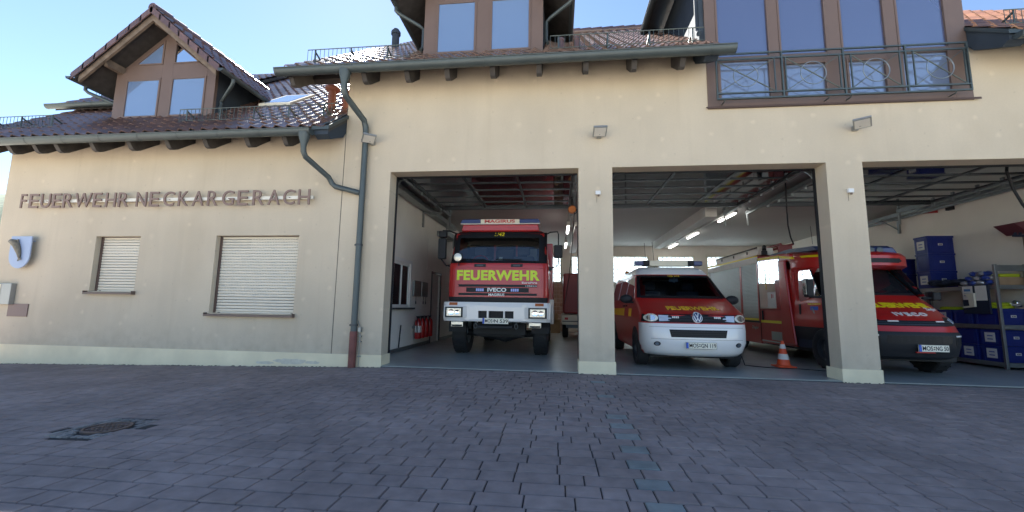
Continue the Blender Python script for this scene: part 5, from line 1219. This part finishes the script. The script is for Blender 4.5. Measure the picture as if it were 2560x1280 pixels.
for a, b in ((4.10, 5.00), (5.12, 7.40)):
    mb = MB(); z = .90
    while z < 2.32: mb.prism([(XS+.019, z), (XS+.004, z+.003), (XS+.002, z+.018), (XS+.004, z+.033), (XS+.019, z+.036)], lambda u, v, w2: (u, w2, v), a, b); z += .037
    r_ = mb.build('roller_shutter', M['alu'], I)
    MB().box(XS-.010, XS+.002, a, b, .84, .895).build('shutter_bar', M['yellow'], r_)
for a, b in ((5.005, 5.115), (4.03, 4.095)): MB().box(XS-.006, XS+.019, a, b, .80, 2.325).build('body_post', M['red'], I, bevel=.004)
MB().box(XS-.02, XS+.0195, 4.05, 5.1, .785, .832).build('step_ledge', M['black'], I)
# yellow contour stripes
for (a, b, za, zb_) in ((4.04, 7.56, 2.475, 2.525), (2.95, 4.0, 2.34, 2.395), (2.44, 2.93, 2.25, 2.33)):
    ys_ = MB(); ys_.hexa([(XS-.010, a, za), (XS-.010, b, zb_), (XS-.010, b, zb_+.055), (XS-.010, a, za+.055)], [(XS+.012, a, za), (XS+.012, b, zb_), (XS+.012, b, zb_+.055), (XS+.012, a, za+.055)]); ys_.build('contour_stripe', M['yellow'], I)
for (a, b) in ((2.98, 3.98), (1.18, 2.36)): MB().box(XS-.008, XS+.02, a, b, .80, .86).build('contour_stripe', M['yellow'], I)
mb = MB(); decal(mb, [(2.96, 1.15), (3.98, 1.15), (3.98, 2.37), (2.96, 2.31)], lf, .006, .006, 0); cw_ = mb.build('crew_window', M['darkglass'], I)
mb = MB(); decal(mb, rect(3.2, 3.58, 1.17, 1.55), lf, .009, .003, 0); pn = mb.build('window_notice', M['whitem'], cw_)
mb = MB(); decal(mb, rect(3.36, 3.40, 1.40, 1.50), lf, .011, .002, 0); decal(mb, rect(3.30, 3.33, 1.41, 1.49), lf, .011, .002, 0); mb.build('notice_marks', M['redtxt'], pn)
mb = MB(); mb.box(XS-.0105, XS-.0065, 3.62, 3.64, 1.62, 2.05); mb.build('strap', M['yellow'], cw_)
mb = MB(); mb.box(XS-.012, XS-.002, 3.995, 4.008, .36, 2.44); mb.box(XS-.012, XS-.002, 2.95, 2.958, .36, 2.38); mb.box(XS-.002, XS+.0, 2.96, 3.99, 1.115, 1.125); mb.box(XS-.03, XS-.0005, 3.84, 3.88, .86, 1.10); mb.build('door_gaps', M['black'], I)
mb = MB(); mb.box(XS-.02, XS-.001, 3.0, 3.95, .34, .37); mb.box(XS-.004, XS-.001, 3.0, 3.5, .40, .60); mb.build('entry_step', M['alu'], I)
mb = MB(); f = ish.flank(-1); decal(mb, [(1.30, .34), (2.34, .34), (2.34, .775), (1.30, .775)], lambda u, v, o: (8.2-o, u, v), .004, .3, 0); mb.build('door_cladding', M['navy'], I)
mb = MB(); mb.hexa([(8.205, 1.30, .775), (8.205, 2.36, .775), (8.205, 2.36, 2.02), (8.36, 1.75, 2.02)][:4], [(8.4, 1.30, .775), (8.4, 2.36, .775), (8.4, 2.36, 2.02), (8.4, 1.75, 2.02)]); mb.build('cab_door', M['red'], I, bevel=.02)
dw = lambda u, v, o: (8.205+(v-.775)/1.245*.02-o, u, v)
mb = MB(); decal(mb, [(1.55, 1.44), (2.22, 1.30), (2.26, 1.40), (2.26, 1.90), (2.20, 1.96), (1.84, 1.96)], dw, .012, .03, 0); mb.build('door_window', M['darkglass'], I)
mb = MB(); mb.box(8.185, 8.204, 2.20, 2.27, 1.03, 1.25); mb.build('door_handle', M['black'], I, bevel=.01)
em = thing_ = None
mb = MB(); P = [(1.88, 1.20), (1.62, 1.20), (1.62, 1.04), (1.68, .96), (1.75, .93), (1.82, .96), (1.88, 1.04)]; decal(mb, P, dw, .012, .008, 0); em = mb.build('door_emblem', M['euro'], I)
mb = MB(); decal(mb, [(1.84, 1.16), (1.80, 1.17), (1.70, 1.02), (1.72, 1.0)], dw, .015, .003, 0); mb.build('emblem_mark', M['clear'], em)
mfl = lambda u, v, o: dw(-u, v, o)
for a in (('FREIW. FEUERWEHR', -1.96, -1.54, 1.235, 1.262), ('NECKARGERACH', -1.90, -1.60, .885, .91)): mb = MB(); label_text(mb, a[0], mfl, *a[1:], .012, .004, bold=.02); mb.build('door_lettering', M['yellow'], I)
mfs = lambda u, v, o: (XS-o, -u, v)
mb = MB(); label_text(mb, 'Ziegler', mfs, -4.52, -4.15, .60, .70, .002, .004, bold=.01, slant=.2); mb.build('side_badge', M['steel'], I)
# roof load
mb = MB(); mb.box(8.35, 8.75, 4.3, 7.2, 2.585, 2.78); rbx = mb.build('roof_box', M['whitem'], I, bevel=.01)
mb = MB(); mb.box(8.33, 8.345, 4.3, 7.2, 2.76, 2.80)
for y in (4.9, 5.8, 6.7): mb.box(8.335, 8.3495, y-.03, y+.03, 2.66, 2.74)
mb.build('roof_box_trim', M['black'], rbx)
mb = MB(); mb.tube([(8.9, 4.2, 2.86), (8.9, 7.3, 2.84)], .03); mb.tube([(9.2, 4.2, 2.86), (9.2, 7.3, 2.84)], .03)
for i in range(9): mb.tube([(8.9, 4.4+i*.33, 2.86), (9.2, 4.4+i*.33, 2.86)], .015, n=6)
for y in (4.3, 7.1): mb.box(8.88, 9.22, y-.03, y+.03, 2.58, 2.83)
mb.build('roof_ladder', mat('ladder_red', (.20, .03, .035), .5), I)
mb = MB(); P = [(1.9, 2.38), (2.1, 2.50), (3.0, 2.56), (3.8, 2.54), (3.95, 2.49), (2.9, 2.44)]; mb.prism(P, lambda u, v, w2: (w2, u, v), 8.45, 9.95); mb.build('roof_beacon', mat('dark_blue_cover', (.01, .035, .12), .35, coat=.4), I, bevel=.02)
mb = MB(); mb.lathe([(.07, 0), (.07, .10), (.03, .12)], (8.45, 4.15, 2.57), n=12); mb.tube([(8.45, 4.15, 2.7), (8.5, 4.25, 2.80)], .05); mb.tube([(8.7, 2.5, 2.6), (8.62, 2.4, 3.0)], .005, n=5); mb.build('roof_lamp', M['black'], I)
for s in (-1, 1):
    wheel(I, cx+s*.86, 1.42, .38, .25, .22, 20, 'dksteel'); wheel(I, cx+s*.86, 5.45, .38, .3, .22, 0, 'dksteel')
P = [(1.42+.44*math.cos(t), max(.30, .38+.44*math.sin(t))) for t in [math.pi*i/16 for i in range(17)]]
MB().box(cx-.8, cx+.8, .8, 7.3, .26, .34).build('chassis', M['black'], I)

# ================================================================== THINGS INSIDE THE HALL
tc_ = thing('traffic_cone', (7.42, 1.5, 0), 'orange and white traffic cone on the floor of the middle bay', 'traffic cone')
mb = MB(); mb.box(7.42-.165, 7.42+.165, 1.5-.165, 1.5+.165, .004, .035); mb.lathe([(.155, .035), (.14, .045), (.125, .05)], (7.42, 1.5, 0), n=8); mb.build('base', M['orange'], tc_, bevel=.012)
def cone(z0, z1, m, nm, e=0):
    r = lambda z: .118-.093*(z-.05)/.46; mb = MB(); mb.lathe([(r(z0)+e, z0), (r(z1)+e, z1)]+([(0, z1)] if z1 > .5 else []), (7.42, 1.5, 0), n=28); mb.build(nm, m, tc_, smooth=True)
cone(.05, .155, M['orange'], 'body'); cone(.155, .26, M['whitem'], 'white_band', .002); cone(.26, .36, M['orange'], 'body'); cone(.36, .445, M['whitem'], 'white_band', .002); cone(.445, .51, M['orange'], 'body')
mb = MB(); mb.tube([(6.55, 1.3, .25), (6.62, 1.32, .04), (6.8, 1.45, .012), (7.0, 1.3, .012), (7.25, 1.22, .012), (7.5, 1.25, .012), (7.9, 1.05, .012), (8.3, .8, .012)], .009, n=6)
mb.build('charging_cable', M['black'], label='thin black cable lying on the floor from the van past the cone', cat='cable')
def hang_cable(pts, lab, r=.016):
    MB().tube(pts, r, n=8).build('hanging_cable', M['black'], smooth=True, label=lab, cat='cable', loc=pts[0], group='cables hanging from the hall ceiling')
def sagp(a, b, s, n=10): return [tuple(a[k]+(b[k]-a[k])*i/n-(s*math.sin(math.pi*i/n) if k == 2 else 0) for k in range(3)) for i in range(n+1)]
hang_cable([(7.95, 2.0, 3.9), (7.97, 2.05, 3.6), (8.02, 2.15, 3.3), (8.10, 2.3, 3.0), (8.22, 2.45, 2.75), (8.35, 2.6, 2.62)], 'black cable hanging from the ceiling down to the rescue truck roof')
hang_cable([(11.25, 1.0, 3.9), (11.27, 1.0, 3.7), (11.33, 1.0, 3.4), (11.45, 1.0, 3.1), (11.6, 1.0, 2.85), (11.75, 1.0, 2.7)], 'thick black cable hanging at the far right in front of the hall wall', .022)
hang_cable([(3.42, 3.2, 3.55), (3.40, 3.3, 3.2), (3.36, 3.5, 2.6), (3.30, 4.0, 1.9), (3.2, 5.0, 1.2)], 'thin cable hanging beside the red trailer behind the fire truck', .01)
for i, (y, l) in enumerate(((5.0, 'lit fluorescent tube lamp under the ceiling trunking, nearest to the door'), (8.05, 'lit fluorescent tube lamp under the ceiling trunking, middle one of three'), (10.6, 'lit fluorescent tube lamp under the ceiling trunking, farthest, by the rear wall'))):
    t = thing('tube_lamp', (7.88, y, 3.8), l, 'ceiling lamp', 'tube lamps over the middle bay')
    MB().box(7.84, 7.92, y-.62, y+.62, 3.78, 3.899).build('housing', M['whitem'], t)
    MB().box(7.845, 7.915, y-.58, y+.58, 3.745, 3.779).build('tube', M['lamp'], t, bevel=.012)
for y, l in ((5.2, 'lit fluorescent tube lamp over the left bay, the nearer one behind the fire truck mirror'), (8.4, 'lit fluorescent tube lamp over the left bay, the farther one above the red trailer')):
    t = thing('tube_lamp', (3.30, y, 3.5), l, 'ceiling lamp', 'tube lamps over the left bay')
    MB().box(3.26, 3.34, y-.62, y+.62, 3.48, 3.60).build('housing', M['whitem'], t); MB().box(3.265, 3.335, y-.58, y+.58, 3.445, 3.479).build('tube', M['lamp'], t, bevel=.012)
    for yy_ in (y-.5, y+.5): MB().tube([(3.30, yy_, 3.60), (3.30, yy_, 3.9)], .008, n=6).build('hanger_rod', M['steel'], t)
# orange cable reel in bay one
t = thing('cable_reel', (3.33, 2.2, 3.42), 'orange cable reel hanging under the ceiling at the right of the left bay', 'cable reel')
mb = MB(); mb.lathe([(.0, -.05), (.08, -.05), (.095, -.03), (.095, .03), (.08, .05), (0, .05)], (3.33, 2.2, 3.38), 'Y', 24); mb.build('drum', mat('reel_orange', (.50, .16, .04), .5), t, smooth=True)
mb = MB(); mb.lathe([(.05, -.07), (.05, .07)], (3.39, 2.2, 3.34), 'Y', 16); mb.box(3.30, 3.36, 2.17, 2.23, 3.48, 3.68); mb.tube([(3.44, 2.2, 3.40), (3.45, 2.2, 3.1)], .008, n=6); mb.build('hanger', M['black'], t)
# fire extinguishers
def extinguisher(y, lab, hose=False):
    t = thing('fire_extinguisher', (-.60, y, .24), lab, 'fire extinguisher', 'fire extinguishers on the left hall wall')
    mb = MB(); mb.lathe([(.0, .0), (.075, .0), (.085, .02), (.085, .40), (.07, .46), (.035, .495), (.03, .52)], (-.60, y, .24), n=22); mb.build('cylinder', M['red_ext'], t, smooth=True)
    mb = MB(); mb.box(-.63, -.57, y-.02, y+.02, .755, .80); mb.box(-.66, -.55, y-.012, y+.012, .80, .815)
    mb.tube([(-.60, y-.03, .78), (-.60, y-.10, .80), (-.585, y-.13, .74), (-.58, y-.125, .5), (-.58, y-.11, .40)], .011, n=8); mb.build('valve_and_hose', M['black'], t)
    mb = MB(); mb.lathe([(.0862, .16), (.0862, .33)], (-.60, y, .24), n=22); mb.build('label', M['whitem'] if hose else M['redtxt'], t, smooth=True)
    mb = MB(); mb.box(-.748, -.69, y-.05, y+.05, .5, .56); mb.build('bracket', M['steel'], t)
for y, l, h in ((3.12, 'nearest red fire extinguisher on the left hall wall, with a white label', True), (3.42, 'second red fire extinguisher from the gate on the left hall wall', False), (3.74, 'third red fire extinguisher from the gate on the left hall wall', False), (4.08, 'farthest red fire extinguisher, next to the hall door', False)): extinguisher(y, l, h)
t = thing('key_cabinet', (-.74, 3.6, 1.5), 'flat grey key cabinet with keys hanging below, on the left hall wall', 'cabinet')
mb = MB(); mb.box(-.749, -.70, 2.98, 3.55, 1.33, 1.74); mb.build('case', M['steel'], t, bevel=.006); mb = MB(); mb.box(-.749, -.70, 3.60, 4.12, 1.33, 1.74); mb.build('case', M['steel'], t, bevel=.006)
mb = MB()
for y in (3.2, 3.8, 4.0): mb.tube([(-.72, y, 1.33), (-.72, y, 1.20)], .006, n=5); mb.box(-.728, -.712, y-.02, y+.02, 1.13, 1.20)
mb.build('keys', M['dksteel'], t)
MB().tube([(-.72, 2.16, .10), (-.72, 2.24, .62)], .014, n=6).build('rod', M['dksteel'], smooth=True, label='thin dark rod leaning on the left hall wall near the gate', cat='rod', loc=(-.72, 2.16, .1))
MB().tube([(-.70, 3.95, 3.0), (-.70, 3.95, 2.1)], .005, n=5).build('pull_cord', M['whitem'], label='thin white pull cord hanging on the left hall wall', cat='cord', loc=(-.7, 3.95, 3))

# red tarpaulin trailer behind the fire truck
t = thing('tarpaulin_trailer', (3.9, 8.5, 0), 'red tarpaulin covered trailer with cream rear board, behind the fire truck', 'trailer')
mb = MB(); mb.box(3.20, 4.75, 7.5, 10.2, .88, 2.32); mb.build('tarpaulin', M['tarp'], t, bevel=.05)
mb = MB(); mb.box(3.15, 4.80, 7.42, 10.25, .50, .84); mb.build('board', M['cream'], t, bevel=.01)
mb = MB(); mb.box(3.16, 4.79, 7.405, 7.4195, .60, .63); mb.box(3.3, 4.6, 7.5, 10, .38, .50); mb.build('frame', M['dksteel'], t)
for x in (3.28, 4.66): wheel(t, x, 8.4, .33, .22, .18, 0, 'steel')
q = MB(); q.box(3.24, 3.36, 7.40, 7.4195, .67, .75); q.build('tail_light', M['redtxt'], t)
mb = MB(); mb.box(2.7, 3.1, 10.6, 11.4, .0, .55); mb.box(2.65, 3.0, 10.5, 10.9, .55, .85); mb.build('box_stack', M['card'], bevel=.01, label='brown boxes on the floor by the rear wall behind the fire truck', cat='boxes', loc=(2.9, 11, 0))
t = thing('orange_beacon_stand', (5.0, 9.6, 0), 'small orange warning beacon on a pole in front of the rear glass blocks', 'beacon')
mb = MB(); mb.tube([(5.78, 9.6, 0), (5.78, 9.6, 2.45)], .02); mb.box(5.6, 5.96, 9.42, 9.78, 0, .03); mb.build('pole', M['dksteel'], t)
mb = MB(); mb.blob((5.78, 9.6, 2.52), (.09, .09, .08), 14); mb.build('beacon', M['amber'], t, smooth=True)

# steel rack along the right wall
SX0, SX1, SY0, SY1 = 11.9, 12.5, 2.1, 4.35
t = thing('steel_rack', (12.2, 3.2, 0), 'grey steel rack with three shelves along the right hall wall', 'rack')
for x in (SX0, SX1-.05):
    for y in (SY0, SY1-.05):
        mb = MB(); mb.box(x, x+.05, y, y+.05, 0, 2.12); mb.build('post', M['steel'], t, bevel=.004)
for z in (.10, .85, 1.66):
    mb = MB(); mb.box(SX0+.004, SX1-.004, SY0+.055, SY1-.055, z-.0, z+.03); mb.box(SX0-.004, SX0+.03, SY0+.051, SY1-.051, z-.05, z+.035); mb.box(SX0+.051, SX1-.051, SY0-.004, SY0+.03, z-.05, z+.035); mb.build('shelf', M['steel'], t)
MB().box(SX0+.051, SX1-.051, SY0+.01, SY0+.02, 1.98, 2.10).build('side_panel', M['steel'], t)
def crate(x0, y0, z0, dx, dy, dz, lab, tagcard=True, code=True, end='X'):
    c = thing('blue_crate', (x0+dx/2, y0+dy/2, z0), lab, 'crate', 'blue plastic crates on the rack')
    mb = MB(); mb.box(x0, x0+dx, y0, y0+dy, z0+dz-.045, z0+dz); mb.build('rim', M['bluepl'], c, bevel=.006)
    mb = MB(); mb.box(x0+.012, x0+dx-.012, y0+.012, y0+dy-.012, z0, z0+dz-.0455)
    for k in (.06, dy-.075): mb.box(x0+.004, x0+.0115, y0+k, y0+k+.016, z0+.01, z0+dz-.05)
    for k in (.06, dx*.5-.2, dx*.5+.18, dx-.075):
        if dx > .45: mb.box(x0+k, x0+k+.016, y0+.004, y0+.0115, z0+.01, z0+dz-.05)
    mb.build('crate_body', M['bluepl'], c, bevel=.003)
    if tagcard:
        mb = MB(); mb.box(x0+.002, x0+.0115, y0+dy*.5-.10, y0+dy*.5+.10, z0+dz*.22, z0+dz*.22+min(.21, dz*.6)); q = mb.build('label_card', M['whitem'], c)
        mb = MB()
        for k in (.3, .65): mb.box(x0-.0005, x0+.0018, y0+dy*.5-.06, y0+dy*.5+.05, z0+dz*.22+k*min(.21, dz*.6)-.012, z0+dz*.22+k*min(.21, dz*.6)+.012)
        mb.build('label_print', mat('print_blue', (.12, .17, .42), .6), q)
    if code:
        sf = front(0, y0+.0115); mb = MB(); decal(mb, rect(x0+dx*.5-.05, x0+dx*.5+.05, z0+dz*.45, z0+dz*.45+.05), sf, .003, .003, 0); q = mb.build('code_tag', M['whitem'], c)
        mb = MB(); label_text(mb, '420', sf, x0+dx*.5-.035, x0+dx*.5+.035, z0+dz*.45+.01, z0+dz*.45+.04, .005, .002, bold=.02); mb.build('code', M['black'], q)
    return c
crate(11.91, 2.16, .135, .58, .44, .32, 'blue crate on the bottom shelf, nearest the camera, lower one of its stack')
crate(11.91, 2.16, .46, .58, .44, .32, 'blue crate on the bottom shelf, nearest the camera, upper one of its stack')
crate(11.91, 2.64, .135, .58, .44, .32, 'blue crate on the bottom shelf, second column from the camera, lower one')
crate(11.91, 2.64, .46, .58, .44, .32, 'blue crate on the bottom shelf, second column from the camera, upper one', False)
crate(11.91, 3.12, .135, .58, .44, .32, 'blue crate on the bottom shelf, third column, lower one, behind the truck bumper')
crate(11.91, 3.12, .46, .58, .44, .32, 'blue crate on the bottom shelf, third column, upper one, behind the truck', False)
crate(11.91, 2.16, .885, .58, .50, .33, 'blue crate on the middle shelf nearest the camera, filled with lime hoses', False)
crate(11.91, 2.70, .885, .58, .44, .30, 'blue crate on the middle shelf below the notice board', False, False)
crate(11.91, 3.18, .885, .58, .44, .30, 'blue crate on the middle shelf, farthest, holding a lime hose')
for k, zz_ in enumerate((1.695, 2.12, 2.545)):
    crate(11.91, 3.58, zz_, .60, .38, .42, 'blue crate with a tag, '+('lowest', 'middle', 'topmost')[k]+' of the tall stack on the top shelf', k != 1)
cr = crate(11.75, 4.5, 1.70, .60, .50, .40, 'dark blue crate behind the tall stack, upper one', False, False)
crate(11.75, 4.5, 2.105, .60, .50, .40, 'dark blue crate behind the tall stack, topmost of the rear pile', False, False)
crate(11.75, 4.5, 1.295, .60, .50, .40, 'dark blue crate behind the tall stack, bottom of the rear pile', False, False)
mb = MB(); mb.box(11.7, 12.4, 4.45, 5.1, 0, 1.29); mb.build('cupboard', M['slate'], bevel=.01, label='low dark cupboard behind the rack carrying a pile of blue crates', cat='cupboard', loc=(12, 4.8, 0))
# lime hoses, rolled
def hose_roll(x, y, z, r, lab, fl=1.0):
    mb = MB()
    for k in range(4):
        rr_ = r-k*.028; mb.tube([(x+rr_*1.0*math.cos(i*math.pi/14), y+rr_*fl*math.sin(i*math.pi/14), z+.012*math.sin(i*.9+k)) for i in range(28)], .032, n=8, closed=True)
    mb.build('rolled_hose', M['hosey'], smooth=True, label=lab, cat='hose', loc=(x, y, z), group='lime hoses in the crates')
hose_roll(12.16, 2.42, 1.245, .21, 'lime yellow hose coiled on top of the nearest middle-shelf crate', .95)
hose_roll(12.22, 2.44, 1.305, .17, 'second lime yellow hose lying on the coiled one in the nearest crate', .9)
hose_roll(12.15, 3.38, 1.215, .20, 'lime yellow hose on the farthest middle-shelf crate beside the truck hood', .9)
mb = MB(); mb.lathe([(.05, -.04), (.06, -.03), (.06, .03), (.03, .05)], (12.33, 2.22, 1.33), 'X', 14); mb.tube([(12.2, 2.2, 1.30), (12.3, 2.18, 1.29), (12.42, 2.22, 1.28)], .03); mb.build('hose_coupling', M['chrome'], smooth=True, label='metal hose coupling lying on the lime hose', cat='coupling', loc=(12.33, 2.2, 1.3))
# bundles of wrapped jackets / hoses on the top shelf
rb_ = random.Random(11); spots = [(0, 2.24), (0, 2.42), (0, 2.60), (0, 2.78), (1, 2.32), (1, 2.50), (1, 2.68), (2, 2.40), (2, 2.58)]
lev = ['bottom', 'second', 'top']
for k, (lv, y) in enumerate(spots):
    z = 1.695+.055+lv*.10; t = thing('wrapped_bundle', (12.1, y, z), 'film-wrapped blue and silver bundle, %s layer, %s from the front' % (lev[lv], ['first', 'second', 'third', 'fourth'][[i for l2, i in [(a, [q for q in spots if q[0] == a].index((a, b))) for a, b in spots]][k]]), 'bundle', 'wrapped bundles heaped on the top shelf')
    mb = MB(); mb.blob((12.05, y, z), (.17, .085, .055), 12, jit=.13); mb.build('wrapping', M['bluew'] if k % 2 else M['clear'], t, smooth=True)
    mb = MB(); mb.blob((11.93, y+.01, z+.005), (.06, .07, .048), 10, jit=.2); mb.build('rolled_end', M['clear'] if k % 2 else M['bluew'], t, smooth=True)
mb = MB()
for i in range(7): mb.blob((12.0+rb_.uniform(-.08, .12), 2.95+i*.085, 1.77+rb_.uniform(0, .05)), (.2, .12, .07), 12, jit=.15)
mb.build('folded_coats', M['navy'], smooth=True, label='heap of folded navy coats on the top shelf next to the tall crates', cat='clothes', loc=(12, 3.2, 1.7))
MB().box(12.0, 12.45, 2.14, 2.45, 1.698, 1.86).build('cardboard_box', M['card'], bevel=.006, label='flat cardboard parcel on the top shelf behind the front post', cat='box', loc=(12.2, 2.3, 1.7))
MB().box(12.05, 12.42, 2.16, 2.42, 1.862, 1.93).build('yellow_parcel', M['hosey'], bevel=.02, label='folded yellow cloth lying on the cardboard parcel', cat='cloth', loc=(12.2, 2.3, 1.87))
# notice board standing in front of the rack
t = thing('notice_board', (11.2, 1.95, 1.4), 'small dark board with two papers hung in front of the rack', 'notice board')
mb = MB(); mb.box(11.86, 11.895, 2.24, 2.80, 1.10, 1.70); mb.build('board', M['navy'], t, bevel=.004)
mb = MB(); mb.box(11.852, 11.8595, 2.56, 2.78, 1.40, 1.69); mb.build('paper', M['whitem'], t); mb = MB(); mb.box(11.852, 11.8595, 2.27, 2.50, 1.38, 1.69); mb.build('paper', M['whitem'], t)
mb = MB(); mb.box(11.849, 11.8519, 2.60, 2.74, 1.58, 1.63); mb.box(11.849, 11.8519, 2.60, 2.74, 1.48, 1.54); mb.build('print', mat('paper_blue', (.08, .2, .42), .6), t)
mb = MB(); mb.prism([(2.72, 1.53), (2.49, 1.54), (2.49, 1.25), (2.76, 1.22), (2.74, 1.26), (2.60, 1.27), (2.61, 1.46)], lambda u, v, w2: (w2, u, v), 11.80, 11.84); mb.build('leaflet_holder', M['cream'], t)
# wall things at the right
mb = MB(); mb.prism([(3.95, 3.62), (4.66, 3.74), (4.66, 3.80), (3.95, 3.92)], lambda u, v, w2: (w2, u, v), 12.49, 12.545); mb.build('pennant_board', mat('flag_red', (.42, .04, .04), .6), label='red tapered board high on the right hall wall', cat='board', loc=(12.5, 4.3, 3.7))
mb = MB(); mb.box(12.46, 12.545, 3.50, 3.66, 3.60, 3.69); mb.build('wall_camera', M['black'], bevel=.01, label='small black box beside the red board on the right hall wall', cat='camera', loc=(12.5, 3.6, 3.6))
t = thing('coat_rack', (12.3, 1.7, 2.6), 'dark red hat shelf with hooks on a wooden upright at the right edge', 'coat rack')
mb = MB(); mb.box(12.28, 12.36, 1.84, 1.90, 1.3, 2.68); mb.build('upright', M['wood_lt'], t)
mb = MB(); mb.hexa([(11.97, 1.7, 2.90), (12.5, 1.7, 3.0), (12.5, 1.7, 2.72), (12.20, 1.7, 2.70)], [(11.97, 2.1, 2.90), (12.5, 2.1, 3.0), (12.5, 2.1, 2.72), (12.20, 2.1, 2.70)]); mb.build('shelf', mat('dark_red_shelf', (.13, .035, .045), .5), t)
mb = MB(); mb.box(11.92, 12.5, 1.68, 1.72, 2.62, 2.66)
for x in (11.93, 12.02, 12.12): mb.box(x, x+.02, 1.66, 1.70, 2.66, 2.70)
mb.build('hook_rail', M['navy'], t)
